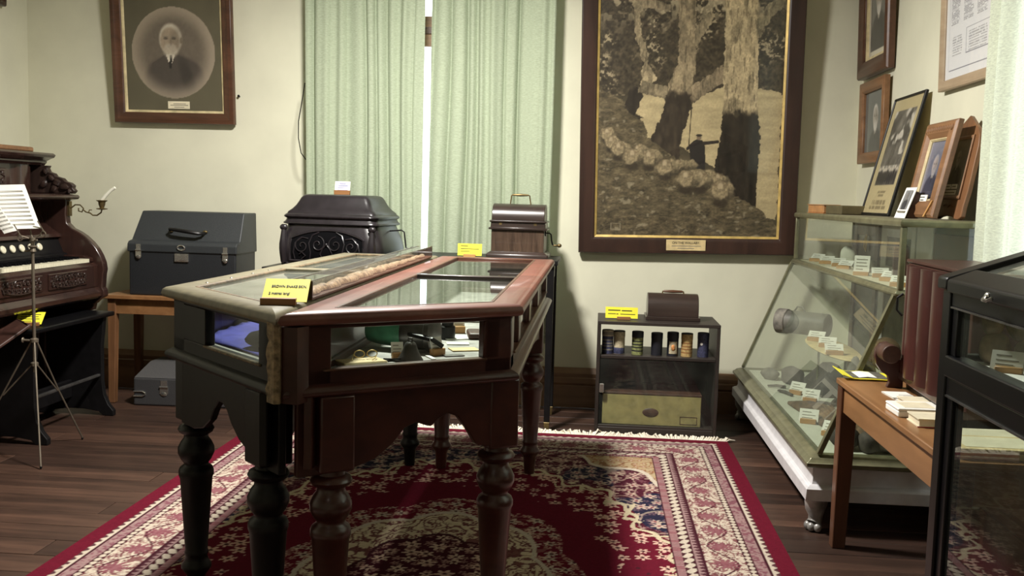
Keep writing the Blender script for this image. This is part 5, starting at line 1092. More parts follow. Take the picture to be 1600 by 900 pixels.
for x0, x1, z in ((-0.085, 0.09, 0.048), (-0.05, 0.05, 0.034)): m.box((x0, -0.0475, z), (x1, -0.0469, z + 0.004))
o = m.build('fine_lettering', 'faded_ink', q, False); stuff(o)
# --- pictures on and against the right wall (facing -x)
RW = -PI / 2
picture('framed_portrait', 'dark wood framed portrait of a white bearded man, upper of the two by the corner', (1.548, 5.775, 2.035), (0.03, 0, RW), 0.60, 0.75, 0.095, scale_prof(PA, 0.095, 1.1), 'walnut', ('gold_slip', 0.02),
    matted(bust((128, 126, 118), (60, 58, 56), (170, 158, 142), (214, 208, 196), 0.5, 0.60, 0.19, 1.37, 1.0, None), 0.13, 0.09, (216, 208, 186)), 80, 100)
picture('framed_portrait', 'light oak framed grey portrait hanging below the dark wood one by the corner', (1.548, 5.755, 1.545), (0.02, 0, RW), 0.50, 0.46, 0.062, scale_prof([(0, 0), (0, 0.03), (0.01, 0.034), (0.05, 0.03), (0.062, 0.02), (0.062, 0.004)], 0.062), 'oak', None,
    bust((112, 116, 114), (64, 66, 68), (168, 160, 148), (200, 196, 188), 0.55, 0.56, 0.14, 0.9, 0.8, None), 60, 60)
def name_list(u, v):
    c = np.tile(np.array((226, 226, 226), float), (len(u), 1))
    colm = np.zeros(len(u))
    for a, b in ((0.10, 0.30), (0.36, 0.56), (0.62, 0.84)):
        rag = a + (b - a) * (0.72 + 0.28 * vnoise(np.floor(v * 115) + 0.5, np.full(len(u), a * 50), 5))
        colm = np.maximum(colm, ((u > a) & (u < rag) & (v > 0.30) & (v < 0.92) & ((v * 115) % 1.0 < 0.6) & (vnoise(u * 70, np.floor(v * 115), 9) > 0.2)) * 1.0)
    c = mixc(c, colm * 0.55, (110, 110, 116))
    bx = ((u > 0.42) & (u < 0.9) & (v > 0.12) & (v < 0.26) & ((u < 0.43) | (u > 0.89) | (v > 0.255) | (v < 0.125))) * 1.0
    tx = ((((u > 0.47) & (u < 0.82)) | ((u > 0.14) & (u < 0.34))) & (v > 0.13) & (v < 0.235) & ((v * 70) % 1.0 < 0.5) & (vnoise(u * 90, np.floor(v * 70), 19) > 0.25)) * 1.0
    ln = ((np.abs(v - 0.05) < 0.004) & (u > 0.08) & (u < 0.95)) * 1.0; lv = ((np.abs(u - 0.07) < 0.004) & (v > 0.05)) * 1.0
    return mixc(mixc(c, np.maximum(bx, ln) * 0.7, (96, 96, 108)), np.maximum(tx, lv * 0.5) * 0.5, (120, 120, 124))
picture('framed_list', 'pale wood framed printed list of names high on the wall beside the sunlit curtain', (1.545, 4.36, 1.822), (0.03, 0, RW), 0.66, 0.85, 0.045, scale_prof([(0, 0), (0, 0.022), (0.012, 0.026), (0.03, 0.022), (0.045, 0.014), (0.045, 0.004)], 0.045), 'pale_wood', None, name_list, 130, 330)
t = thing('framed_portrait', 'dark picture frame corner at the top left edge on the left wall', 'picture', (-3.622, 5.60, 2.36), (0.05, 0, PI / 2))
m = MB(); moulding(m, 0.48, 0.6, 0.06, scale_prof(PA, 0.06)); m.build('frame', 'mahogany_dark', t, True, 0, 2, 30)
grid_obj('photograph', 'photo_print', t, (-0.18, -0.008, 0.06), (0.36, 0, 0), (0, 0, 0.48), 30, 40, bust((120, 112, 98), (70, 64, 58), (150, 138, 120), (170, 160, 144), 0.5, 0.6, 0.15, 1.33))
# ================================================================== GLASS SHOWCASE BY THE RIGHT WALL
GY0, GY1 = 3.917, 5.96
gs = thing('showcase', 'tall sloping glass showcase on a white plinth with claw feet along the right wall', 'showcase', (1.2, 4.95, 0))
XZr = lambda y0, y1: (lambda x, z: (x, y0, z), lambda x, z: (x, y1, z))
m = MB(gs)
pl = [(0.0, 0.135), (0.0, 0.185), (0.012, 0.192), (0.024, 0.196), (0.03, 0.21), (0.03, 0.268), (0.6, 0.268), (0.6, 0.135)]
def skirt(prof, x0, x1, y0, y1):
    # profile swept round the four sides, d = distance in from the outside
    m = MB(gs); L = [[(x0 + sx * d if cx == 0 else x1 - d, y0 + d if cy == 0 else y1 - d, z) for d, z in prof] for cx, cy, sx in ((0, 0, 1), (1, 0, 1), (1, 1, 1), (0, 1, 1))]
    V = [[m.v(p) for p in l] for l in L]; n = len(prof)
    for i in range(4):
        a, c = V[i], V[(i + 1) % 4]
        for k in range(n): m.f((a[k], a[(k + 1) % n], c[(k + 1) % n], c[k]))
    return m
skirt([(0, 0.135), (0, 0.183), (0.010, 0.190), (0.022, 0.195), (0.028, 0.208), (0.028, 0.268), (0.12, 0.268), (0.12, 0.135)], 0.868, 1.535, GY0, GY1 + 0.1).build('plinth', 'white_paint', gs, True, 0.002, 1, 30)
skirt([(0.002, 0.268), (-0.004, 0.276), (-0.004, 0.288), (0.008, 0.296), (0.014, 0.304), (0.034, 0.312), (0.05, 0.318), (0.06, 0.318), (0.06, 0.268)], 0.868, 1.535, GY0, GY1 + 0.08).build('base_moulding', 'olive_metal', gs, True, 0.0015, 1, 30)
m = MB(gs); m.box((0.91, GY0 + 0.045, 0.285), (1.50, GY1 + 0.03, 0.306)); m.build('display_floor', 'showcase_lining', gs, False)
for k, (x, y) in enumerate(((0.925, 3.975), (0.925, 5.98), (1.475, 3.975), (1.475, 5.98))):
    sx, sy = (-1 if x < 1.2 else 1), (-1 if y < 5 else 1); d = Vector((sx, sy, 0)).normalized(); m = MB(gs); c = Vector((x, y, 0))
    P_ = [(0.0, 0.1345, 0.046), (0.006, 0.112, 0.045), (0.008, 0.088, 0.039), (0.002, 0.062, 0.029), (0.006, 0.042, 0.027), (0.012, 0.032, 0.030)]
    m.tube([c + d * a + Vector((0, 0, z)) for a, z, _ in P_], [r for _, _, r in P_], 14)
    s_ = Vector((-d.y, d.x, 0))
    for t_ in (-1, 0, 1): m.ball(c + d * (0.03 - 0.01 * abs(t_)) + s_ * 0.022 * t_ + Vector((0, 0, 0.019)), (0.017, 0.017, 0.0185), 10, 7)
    m.ball(c + d * 0.008 + Vector((0, 0, 0.02)), (0.026, 0.026, 0.0195), 10, 7); m.build('claw_foot', 'claw_metal', gs)
# sloping front: bars and glass (front plane from (0.915, .318) up to (1.172, .962))
F0, F1 = Vector((0.915, 0, 0.318)), Vector((1.172, 0, 0.962))
def fpt(k, y, e=0.0):
    p = F0 + (F1 - F0) * k; nn = Vector((-(F1 - F0).z, 0, (F1 - F0).x)).normalized(); return Vector((p.x, y, p.z)) + nn * e
for y in (GY0 + 0.03, GY1 + 0.02):
    m = MB(gs); m.beam(fpt(0.0, y), fpt(1.0, y), 0.022, 0.022); m.build('sloping_bar', 'olive_metal', gs, False, 0.003, 1)
m = MB(gs); m.loft([[fpt(0, y, e) for y, e in ((GY0 + 0.04, 0.0), (GY1 + 0.01, 0.0), (GY1 + 0.01, 0.003), (GY0 + 0.04, 0.003))], [fpt(1, y, e) for y, e in ((GY0 + 0.04, 0.0), (GY1 + 0.01, 0.0), (GY1 + 0.01, 0.003), (GY0 + 0.04, 0.003))]]); m.build('sloping_pane', 'showcase_glass', gs, False)
m = MB(gs); m.beam(fpt(0.0, 3.0 + 0.0, 0.004) * 0 + Vector((0.925, 3.96, 0.322)), Vector((0.925, 5.95, 0.322)), 0.012, 0.006); m.build('lower_bead', 'olive_metal', gs, False)
for y in (GY0 + 0.028,):
    m = MB(gs); m.ext([(0.93, 0.318), (1.178, 0.955), (1.50, 0.955), (1.50, 0.318)], *XZr(y, y + 0.003)); m.build('end_pane', 'showcase_glass', gs, False)
# middle ledge, upper box
skirt([(0.0, 0.958), (-0.004, 0.966), (0.0, 0.976), (0.006, 0.982), (0.03, 0.982), (0.03, 0.958)], 1.164, 1.525, GY0, GY1).build('ledge_frame', 'olive_metal', gs, True, 0.0015, 1, 30)
m = MB(gs); m.box((1.19, GY0 + 0.028, 0.966), (1.50, GY1 - 0.028, 0.9795)); m.build('ledge_shelf', 'cream_paper', gs, False)
for x, y in ((1.183, GY0 + 0.012), (1.183, GY1 - 0.012), (1.51, GY0 + 0.012), (1.51, GY1 - 0.012)):
    m = MB(gs); m.box((x - 0.011, y - 0.011, 0.982), (x + 0.011, y + 0.011, 1.226)); m.build('corner_bar', 'olive_metal', gs, True, 0.004, 2)
m = MB(gs); m.box((1.182, GY0 + 0.024, 0.982), (1.185, GY1 - 0.024, 1.226)); m.build('front_pane', 'showcase_glass', gs, False)
m = MB(gs); m.box((1.196, GY0 + 0.010, 0.982), (1.498, GY0 + 0.013, 1.226)); m.build('end_pane', 'showcase_glass', gs, False)
skirt([(0.0, 1.226), (-0.004, 1.234), (-0.004, 1.246), (0.002, 1.2545), (0.05, 1.2545), (0.05, 1.226)], 1.168, 1.54, GY0 - 0.004, GY1).build('top_frame', 'olive_metal', gs, True, 0.0015, 1, 30)
m = MB(gs); m.box((1.216, GY0 + 0.04, 1.228), (1.492, GY1 - 0.046, 1.254)); m.build('top_board', 'olive_paint', gs, False)
# timber back with sliding doors
m = MB(gs); m.box((1.505, 5.36, 0.32), (1.52, 5.93, 1.224)); bd = m.build('back_door', 'walnut_dark', gs, False, 0.003, 1)
m = MB(gs); m.box((1.498, 5.40, 0.36), (1.505, 5.46, 1.20)); m.box((1.498, 5.83, 0.36), (1.505, 5.89, 1.20)); m.box((1.498, 5.461, 0.36), (1.505, 5.829, 0.42)); m.box((1.498, 5.461, 1.14), (1.505, 5.829, 1.20)); o = m.build('door_stiles', 'walnut', gs, False, 0.002, 1); o.parent = bd
m = MB(gs); m.tube([(1.496, 5.62, 1.06), (1.486, 5.62, 1.08), (1.488, 5.62, 1.12), (1.496, 5.62, 1.14)], 0.006, 6); m.ball((1.493, 5.62, 1.10), (0.004, 0.022, 0.05), 10, 8); o = m.build('door_handle', 'gilt', gs); o.parent = bd
m = MB(gs); m.box((1.508, 4.80, 0.32), (1.52, 5.35, 1.224)); bd = m.build('back_door', 'leather_grey', gs, False, 0.003, 1)
m = MB(gs)
for a, b in (((4.80, 0.33), (4.86, 1.22)), ((5.26, 0.33), (5.35, 1.22)), ((4.861, 0.33), (5.259, 0.44)), ((4.861, 1.15), (5.259, 1.22)), ((4.861, 0.94), (5.259, 1.0))): m.box((1.500, a[0], a[1]), (1.508, b[0], b[1]))
o = m.build('door_stiles', 'white_paint', gs, False, 0.002, 1); o.parent = bd
m = MB(gs); m.box((1.505, 3.98, 0.32), (1.52, 4.56, 1.19)); m.build('back_door', 'walnut', gs, False, 0.003, 1)
m = MB(gs); m.box((1.503, 4.565, 0.32), (1.52, 4.79, 1.224)); m.build('back_post', 'white_paint', gs, False, 0.003, 1)
# oval bracket shelf half way up
m = MB(gs); m.lathe((1.15, 5.02, 0.585), [(0.0, 0), (0.155, 0.001), (0.165, 0.007), (0.155, 0.012), (0.0, 0.012)], 36); ov = m.build('oval_shelf', 'aged_paper', gs, True)
for v in ov.data.vertices: v.co.y = (v.co.y + 4.95 - 5.02) * 2.5 + 5.02 - 4.95; v.co.x = (v.co.x + 1.2 - 1.15) * 0.62 + 1.20 - 1.2
for yy in (4.75, 5.3):
    m = MB(gs); m.tube([(1.20, yy, 0.31), (1.20, yy, 0.586)], 0.006, 8); m.build('shelf_support', 'olive_metal', gs)
GF = 0.3065
LP_ = [((1.082, 5.25), 'white label on the showcase floor, farthest along, beside a dark stone'), ((1.115, 5.06), 'white label propped on the showcase floor before the brown wedge stone'), ((1.0, 4.55), 'white label on the showcase floor beside the large flat brown slab'), ((1.04, 4.31), 'white label on the showcase floor nearest the sloping corner bar'), ((1.34, 4.9), 'white label on the showcase floor near its back')]
for i, ((x, y), lb) in enumerate(LP_):
    label_stand((x, y, GF), -0.75 + 0.2 * (i % 3), 0.085, 0.06, 'white_paper', LN2, lb, 0.5, 0.07, 0.022, 'pine_block', 'labels on the showcase floor', 'faded_ink')
for i, (x, y, lb) in enumerate(((1.16, 5.22, 'left label on the oval shelf, in front of the canister'), (1.17, 5.0, 'middle label on the oval shelf'), (1.15, 4.76, 'right label on the oval shelf, beside the pale shell'))):
    label_stand((x, y, 0.5975), -0.5 + 0.2 * i, 0.085, 0.055, 'white_paper', LN2, lb, 0.8, 0.08, 0.02, 'pine_block', 'labels on the oval shelf', 'faded_ink')
UP = [(1.26, 5.77), (1.27, 5.56), (1.29, 5.36), (1.27, 5.17), (1.24, 4.72), (1.30, 4.62), (1.27, 4.40), (1.235, 4.12)]
UL = ['first label from the far end on the upper ledge', 'second label from the far end, wide, on the upper ledge', 'third label from the far end on the upper ledge', 'fourth label from the far end, small, on the upper ledge', 'tall upright label on the upper ledge', 'low label behind the tall upright one on the ledge', 'wide sloping label near the maroon album on the ledge', 'small square label nearest the corner post on the ledge']
for i, ((x, y), lb) in enumerate(zip(UP, UL)):
    tall = i == 4
    label_stand((x, y, 0.980), -0.7 + 0.25 * (i % 3), 0.075 if not tall else 0.07, 0.055 if not tall else 0.085, 'white_paper', LN2 if not tall else LN3, lb, 0.9 if not tall else 0.2, 0.07, 0.018, 'pine_block', 'labels on the upper ledge', 'faded_ink')
# relics in the showcase
def relic(name, label, cat, mat, loc, r, rot=(0, 0, 0), rough=0.18, seed=0, grp=None):
    m = MB(Vector(loc)); m.ball((loc[0], loc[1], loc[2] + r[2] * 0.9), r, 16, 10, rot, rough, seed); return tag(m.build(name, mat, None, True, 0, 2, 60), label, cat, grp)
ST = 'stone relics on the showcase floor'
def slab(name, label, mat, pts, z0, h, peak=None):
    cx = sum(p[0] for p in pts) / len(pts); cy = sum(p[1] for p in pts) / len(pts); m = MB(Vector((cx, cy, z0)))
    px, py = peak or (cx, cy)
    m.loft([[(x, y, z0) for x, y in pts], [(x * 0.985 + px * 0.015, y * 0.985 + py * 0.015, z0 + h * 0.35) for x, y in pts], [(x * 0.3 + px * 0.7, y * 0.3 + py * 0.7, z0 + h) for x, y in pts]]); return tag(m.build(name, mat, None, False, 0.006, 2), label, 'stone', ST)
slab('flat_stone', 'large flat triangular brown slab in the middle of the showcase floor', 'stone_brown', [(0.985, 4.98), (1.10, 5.02), (1.25, 4.62), (1.22, 4.40), (1.06, 4.38)], GF, 0.05)
slab('wedge_stone', 'dark pointed wedge stone standing at the back of the showcase floor', 'stone_dark', [(1.16, 5.46), (1.34, 5.5), (1.38, 5.2), (1.2, 5.18)], GF, 0.16, (1.27, 5.33))
slab('flat_stone', 'grey-brown flat stone near the back right of the showcase floor', 'stone_grey', [(1.25, 4.75), (1.42, 4.85), (1.45, 4.5), (1.30, 4.42)], GF, 0.06)
relic('stone', 'dark lumpy stone near the far end of the showcase floor', 'stone', 'stone_dark', (1.12, 5.55, GF), (0.055, 0.08, 0.05), (0, 0, 0.3), 0.25, 1, ST)
relic('stone', 'pale grey stone beyond the dark lumpy one in the showcase', 'stone', 'stone_grey', (1.02, 5.68, GF), (0.045, 0.06, 0.035), (0, 0, 0.3), 0.2, 2, ST)
relic('stone', 'round dark stone by the sloping corner bar of the showcase', 'stone', 'stone_dark', (1.055, 4.12, GF), (0.065, 0.07, 0.05), (0, 0, 0), 0.1, 3, ST)
relic('stone', 'large grey stone at the near end of the showcase, behind the table leg', 'stone', 'stone_grey', (1.26, 4.07, GF), (0.13, 0.07, 0.055), (0, 0, 0.1), 0.12, 4, ST)
relic('stone', 'small black stone between the round and the grooved stones', 'stone', 'stone_dark', (1.14, 4.06, GF), (0.045, 0.05, 0.045), (0, 0, 0), 0.15, 5, ST)
relic('stone', 'brown stone behind the grooved grey stone', 'stone', 'stone_brown', (1.20, 4.24, GF), (0.07, 0.06, 0.05), (0, 0, 0.8), 0.2, 6, ST)
relic('stone', 'big dark rounded stone at the back of the showcase near the maroon cabinet', 'stone', 'stone_dark', (1.40, 5.05, GF), (0.09, 0.11, 0.11), (0, 0, 0.8), 0.15, 7, ST)
for i, (a, b, lb) in enumerate((((0.965, 5.42), (1.06, 5.40), 'thin dark iron rod lying left of the white labels'), ((1.14, 5.02), (1.30, 4.88), 'long dark iron tool behind the leaning label'), ((1.18, 4.92), (1.26, 5.12), 'short dark tool crossing the iron one'), ((1.0, 5.30), (1.05, 5.18), 'small curved dark piece on the showcase floor'))):
    m = MB(Vector((a[0], a[1], GF))); m.tube([(a[0], a[1], GF + 0.009), ((a[0] + b[0]) / 2, (a[1] + b[1]) / 2, GF + 0.014), (b[0], b[1], GF + 0.009)], [0.006, 0.008, 0.0085], 8); tag(m.build('iron_tool', 'stone_dark'), lb, 'tool')
cn = thing('leather_canister', 'grey leather cylinder case with a small handle lying on the oval shelf', 'case', (1.15, 5.38, 0.598))
A_, B_ = Vector((1.03, 5.50, 0.665)), Vector((1.25, 5.34, 0.665))
m = MB(cn); m.cyl(A_, B_, 0.062, 0.062, 24); m.build('barrel', 'leather_grey', cn, True, 0.004)
m = MB(cn); dd = (B_ - A_).normalized(); m.cyl(A_ - dd * 0.012, A_ + dd * 0.045, 0.068, 0.068, 24); m.build('end_cap', 'stone_grey', cn, True, 0.004)
m = MB(cn); q = A_ + dd * 0.08; m.tube([q + Vector((0, 0, 0.062)), q + dd * 0.015 + Vector((0, 0, 0.085)), q + dd * 0.045 + Vector((0, 0, 0.085)), q + dd * 0.06 + Vector((0, 0, 0.062))], 0.005, 6); m.build('handle', 'leather_grey', cn)
relic('shell', 'pale upright ribbed shell at the right of the oval shelf', 'shell', 'stone_grey', (1.20, 4.62, GF), (0.04, 0.045, 0.165), (0, 0.1, 0), 0.06, 11)
relic('seed_pod', 'large brown round seed pod with a pale spot in the showcase', 'seed pod', 'stone_brown', (1.41, 4.83, 0.52), (0.07, 0.085, 0.085), (0, 0, 0), 0.06, 12)
m = MB(Vector((1.41, 4.83, 0.31))); m.lathe((1.41, 4.83, GF), [(0.05, 0), (0.05, 0.01), (0.012, 0.02), (0.012, 0.19), (0.04, 0.2), (0.045, 0.222), (0.03, 0.222)], 16); tag(m.build('pedestal', 'showcase_lining'), 'thin pale pedestal under the brown seed pod', 'pedestal')
relic('china_plate', 'white china plate standing behind the scrolled maroon bracket', 'plate', 'white_paper', (1.43, 4.28, GF), (0.03, 0.10, 0.10), (0, 0.2, 0.4), 0.0, 13)
relic('stone', 'small grey stone in the middle of the upper ledge', 'stone', 'stone_grey', (1.32, 4.98, 0.980), (0.05, 0.06, 0.035), (0, 0, 0.4), 0.2, 14)
relic('stone', 'pale crystal at the far end of the upper ledge', 'stone', 'showcase_lining', (1.36, 5.45, 0.980), (0.04, 0.05, 0.055), (0, 0, 0.4), 0.2, 15)
al = thing('album', 'small maroon clasped album standing on the upper ledge beside the corner post', 'album', (1.285, 4.285, 0.980), (0, 0, -0.25))
m = MB(); m.box((-0.03, -0.075, 0), (0.03, 0.075, 0.155)); m.build('cover', 'maroon_wood', al, False, 0.005)
m = MB(); m.box((-0.0315, -0.01, 0.06), (0.0315, 0.012, 0.15)); m.tube([(-0.031, 0.0, 0.15), (-0.02, 0, 0.162), (0.02, 0, 0.162), (0.031, 0, 0.15)], 0.005, 6); m.build('clasp', 'leather_brown', al)
# ------------------------------------------------------------------ things standing on the showcase
TZ = 1.2548
bk = thing('book', 'old thick book with orange and brown binding lying on the far end of the showcase', 'book', (1.30, 5.72, TZ))
m = MB(bk); m.loft([[(1.215, 5.83, z), (1.305, 5.86, z), (1.34, 5.62, z), (1.25, 5.60, z)] for z in (TZ + 0.003, TZ + 0.046)]); m.build('page_block', 'book_orange', bk, False, 0.003, 1)
m = MB(bk); m.loft([[(1.21, 5.835, z), (1.31, 5.866, z), (1.345, 5.614, z), (1.247, 5.592, z)] for z in (TZ, TZ + 0.003)]); m.loft([[(1.21, 5.835, z), (1.31, 5.866, z), (1.345, 5.614, z), (1.247, 5.592, z)] for z in (TZ + 0.0465, TZ + 0.05)]); m.build('boards', 'book_orange', bk, False)
single('book', 'squat olive-brown book lying beside the orange one on the showcase', 'book', 'book_brown', (1.33, 5.45, TZ), lambda m: m.loft([[(1.255, 5.57, z), (1.40, 5.60, z), (1.42, 5.33, z), (1.275, 5.30, z)] for z in (TZ, TZ + 0.047)]), 0.004, None, False)
PN = [(0, 0), (0, 0.012), (0.003, 0.016), (0.010, 0.016), (0.013, 0.012), (0.013, 0.002)]
def tall_print(u, v):
    x, y = u, v * 1.22; c = np.tile(np.array((186, 172, 132), float), (len(u), 1))
    k = (u > 0.14) & (u < 0.86) & (v > 0.24) & (v < 0.90)
    im = np.tile(np.array((98, 94, 86), float), (len(u), 1)) * (0.5 + 1.0 * fbm(u * 9, v * 9, 4, 3))[:, None]
    im = mixc(im, sst(0.55, 0.7, fbm(u * 7, v * 9, 3, 5)) * (v > 0.5), (196, 190, 176)); im = mixc(im, ((v < 0.42) & (v > 0.36)) * vnoise(u * 26, v * 8, 7), (190, 184, 170))
    for i in range(9): im = mixc(im, ell(u, v, 0.2 + 0.075 * i, 0.38 + 0.012 * math.sin(i * 2), 0.026, 0.022, 0.3), (196, 186, 168)); im = mixc(im, ell(u, v, 0.2 + 0.075 * i, 0.31 + 0.012 * math.sin(i * 2), 0.035, 0.06, 0.3), (52, 50, 48))
    c[k] = im[k]
    for a, b, z, h in ((0.36, 0.64, 0.185, 0.012), (0.4, 0.6, 0.155, 0.008), (0.24, 0.76, 0.095, 0.022), (0.2, 0.8, 0.05, 0.014)):
        c = mixc(c, ((u > a) & (u < b) & (np.abs(v - z) < h) & (vnoise(u * 60, v * 9, 11) > 0.3)) * 0.6, (104, 94, 70))
    return noisy(c, u, v, 90, 0.1, 7)
picture('framed_photograph', 'tall thin black framed group photograph leaning on the wall above the showcase', (1.395, 5.10, TZ), (-0.235, 0, RW), 0.49, 0.615, 0.013, PN, 'black_metal', None, tall_print, 80, 100)
m = MB(); 
op = picture('framed_portrait', 'carved oak framed portrait of a man in grey leaning on the showcase top', (1.375, 4.325, TZ + 0.002), (-0.20, 0, RW), 0.37, 0.41, 0.075, scale_prof([(0, 0), (0, 0.02), (0.012, 0.03), (0.03, 0.028), (0.05, 0.034), (0.062, 0.026), (0.075, 0.018), (0.075, 0.004)], 0.075), 'oak', ('gold_slip', 0.006),
    bust((120, 122, 140), (62, 62, 78), (166, 154, 150), (150, 146, 150), 0.5, 0.58, 0.15, 1.18, 0.7, None), 50, 60)
m = MB(); m.box((-0.055, -0.022, 0.066), (0.055, -0.019, 0.096)); q = m.build('name_card', 'white_paper', op, False)
m = MB()
for x0, x1, z in ((-0.028, 0.028, 0.084), (-0.02, 0.02, 0.072)): m.box((x0, -0.0226, z), (x1, -0.0219, z + 0.004))
o = m.build('lettering', 'ink', q, False); stuff(o)
m = MB()
for k in range(12): m.ball((-0.15 + 0.3 * k / 11, -0.03, 0.375), (0.011, 0.006, 0.014), 8, 5)
m.build('carved_beading', 'oak', op)
m = MB(); m.loft([[(0.10, -0.035, 0.001), (0.115, -0.035, 0.001), (0.115, -0.028, 0.001), (0.10, -0.028, 0.001)], [(0.158, -0.035, 0.07), (0.172, -0.035, 0.07), (0.172, -0.028, 0.07), (0.158, -0.028, 0.07)]]); m.build('easel_arm', 'pine_block', op, False, 0.001, 1)
cd = thing('photo_card', 'small white mounted photograph propped on a dark wedge on the showcase', 'photograph', (1.305, 4.425, TZ), (0, 0, RW))
m = MB(); m.loft([[(-0.074, 0.004, 0.0), (0.074, 0.004, 0.0), (0.074, 0.0065, 0.0), (-0.074, 0.0065, 0.0)], [(-0.074, 0.05, 0.132), (0.074, 0.05, 0.132), (0.074, 0.0525, 0.132), (-0.074, 0.0525, 0.132)]]); m.build('card', 'white_paper', cd, False)
grid_obj('photograph', 'photo_print', cd, (-0.046, 0.0145, 0.038), (0.092, 0, 0), (0, 0.0285, 0.082), 30, 30, bust((140, 140, 140), (64, 64, 66), (130, 126, 120), (90, 86, 82), 0.5, 0.7, 0.14, 1.0, 0.4))
m = MB(); m.box((-0.05, 0.0080, 0.024), (0.05, 0.0140, 0.031)); m.build('caption_line', 'faded_ink', cd, False)
m = MB(); m.loft([[(-0.065, 0.012, 0.0005), (0.07, 0.012, 0.0005), (0.07, 0.062, 0.0005), (-0.065, 0.062, 0.0005)], [(-0.065, 0.048, 0.112), (0.07, 0.048, 0.112), (0.07, 0.062, 0.112), (-0.065, 0.062, 0.112)]]); m.build('wedge', 'leather_brown', cd, False, 0.002, 1)
af = thing('framed_portrait', 'brown arched wooden frame with two name cards, partly hidden by the sunlit curtain', 'picture', (1.455, 4.235, TZ), (-0.17, 0, RW))
out = [(-0.17, 0.012), (-0.165, 0.05), (-0.175, 0.12), (-0.17, 0.30), (-0.155, 0.34), (-0.12, 0.37), (-0.07, 0.395), (0, 0.43), (0.07, 0.395), (0.12, 0.37), (0.155, 0.34), (0.17, 0.30), (0.175, 0.12), (0.165, 0.05), (0.17, 0.012), (0.14, 0.0), (0.1, 0.001), (0.07, 0.010), (0.02, 0.014), (-0.03, 0.014), (-0.075, 0.009), (-0.1, 0.001), (-0.14, 0.0)]
m = MB(); m.ext(out, lambda x, z: (x, 0, z), lambda x, z: (x, -0.018, z)); m.build('frame', 'oak_z', af, True, 0.003, 2, 30)
grid_obj('photograph', 'photo_print', af, (-0.105, -0.0186, 0.095), (0.21, 0, 0), (0, 0, 0.235), 40, 44, bust((150, 146, 134), (96, 92, 86), (176, 166, 150), (170, 164, 156), 0.45, 0.66, 0.12, 1.12, 0.3))
m = MB(); moulding(m, 0.235, 0.26, 0.02, [(0, 0.018), (0, 0.024), (0.006, 0.027), (0.014, 0.023), (0.014, 0.018)]); o = m.build('inner_moulding', 'oak', af, True, 0, 2, 30)
for v in o.data.vertices: v.co.z += 0.083
for x0, x1, z in ((-0.095, -0.02, 0.125), (-0.01, 0.05, 0.125), (-0.095, 0.05, 0.1)):
    m = MB(); m.box((x0, -0.0205, z), (x1, -0.0188, z + 0.02)); q = m.build('name_card', 'white_paper', af, False)
    m = MB(); m.box((x0 + 0.01, -0.0212, z + 0.008), (x1 - 0.01, -0.0206, z + 0.012)); o = m.build('lettering', 'faded_ink', q, False)
m = MB(); m.tube([(-0.05 + 0.1 * k / 10, -0.019, 0.055 + 0.006 * math.sin(k)) for k in range(11)], 0.003, 5); m.build('carving', 'oak', af)
# ================================================================== BROWN TABLE AND WHAT IS ON IT
plain_table('honey brown wooden table in front of the glass showcase, holding books', 0.935, 1.375, 2.60, 3.82, 0.65, 'table_wood', 0.062, top_t=0.022, apron=0.10, inset_=0.006, legmat='table_leg')
BZ_ = 0.6505
mg = thing('magazine', 'yellow bordered magazine with a bent cover at the far end of the brown table', 'magazine', (1.05, 3.80, BZ_))
m = MB(mg); L = []
for k in range(11):
    s = k / 10; x = 0.945 + 0.21 * s; lift = 0.018 * max(0, 1 - s * 4) ** 1.3 + 0.012 * math.sin(PI * s) * 0.4
    L.append([(x, 3.76, BZ_ + 0.003 + lift), (x, 3.93, BZ_ + 0.003 + lift * 1.3), (x, 3.93, BZ_ + lift * 1.3), (x, 3.76, BZ_ + lift)])
m.loft(L); m.build('pages', 'yellow_paper', mg, False)
m = MB(mg); m.loft([[(x, 3.772, z + 0.0016), (x, 3.918, z + 0.0016 + dz), (x, 3.918, z + 0.001 + dz), (x, 3.772, z + 0.001)] for x, z, dz in ((0.985, BZ_ + 0.0075, 0.001), (1.02, BZ_ + 0.0068, 0.001), (1.06, BZ_ + 0.0078, 0.001), (1.10, BZ_ + 0.0072, 0.001), (1.118, BZ_ + 0.0065, 0.001))]); m.build('cover_picture', 'leather_grey', mg, False)
m = MB(mg); m.loft([[(x, 3.78, z), (x, 3.90, z + 0.001), (x, 3.90, z + 0.0006), (x, 3.78, z - 0.0004)] for x, z in ((1.01, BZ_ + 0.0092), (1.04, BZ_ + 0.013), (1.075, BZ_ + 0.0105))]); m.build('cover_flap', 'white_paper', mg, False)
BK = [(1.072, 3.46, 0.085, 0.17, 0.004, 0.06, 'white_paper', 'thin white pamphlet with a small crest on the brown table', 'pamphlet'),
      (1.068, 3.325, 0.085, 0.085, 0.022, 0.04, 'cream_paper', 'cream book lying with its spine towards the pamphlet', 'book'),
      (1.03, 3.19, 0.145, 0.13, 0.028, 0.02, 'white_paper', 'white box with rounded end between the cream book and the red edged one', 'box'),
      (1.04, 3.045, 0.125, 0.11, 0.026, 0.0, 'cream_paper', 'cream book with a red lower edge on the brown table', 'book'),
      (1.135, 2.85, 0.23, 0.10, 0.024, 0.02, 'cream_paper', 'plain cream book seen through the black cabinet glass, beyond the tan framed box', 'book'),
      (1.10, 2.705, 0.27, 0.16, 0.03, 0.0, 'aged_paper', 'tan framed print box at the near end of the brown table', 'box')]
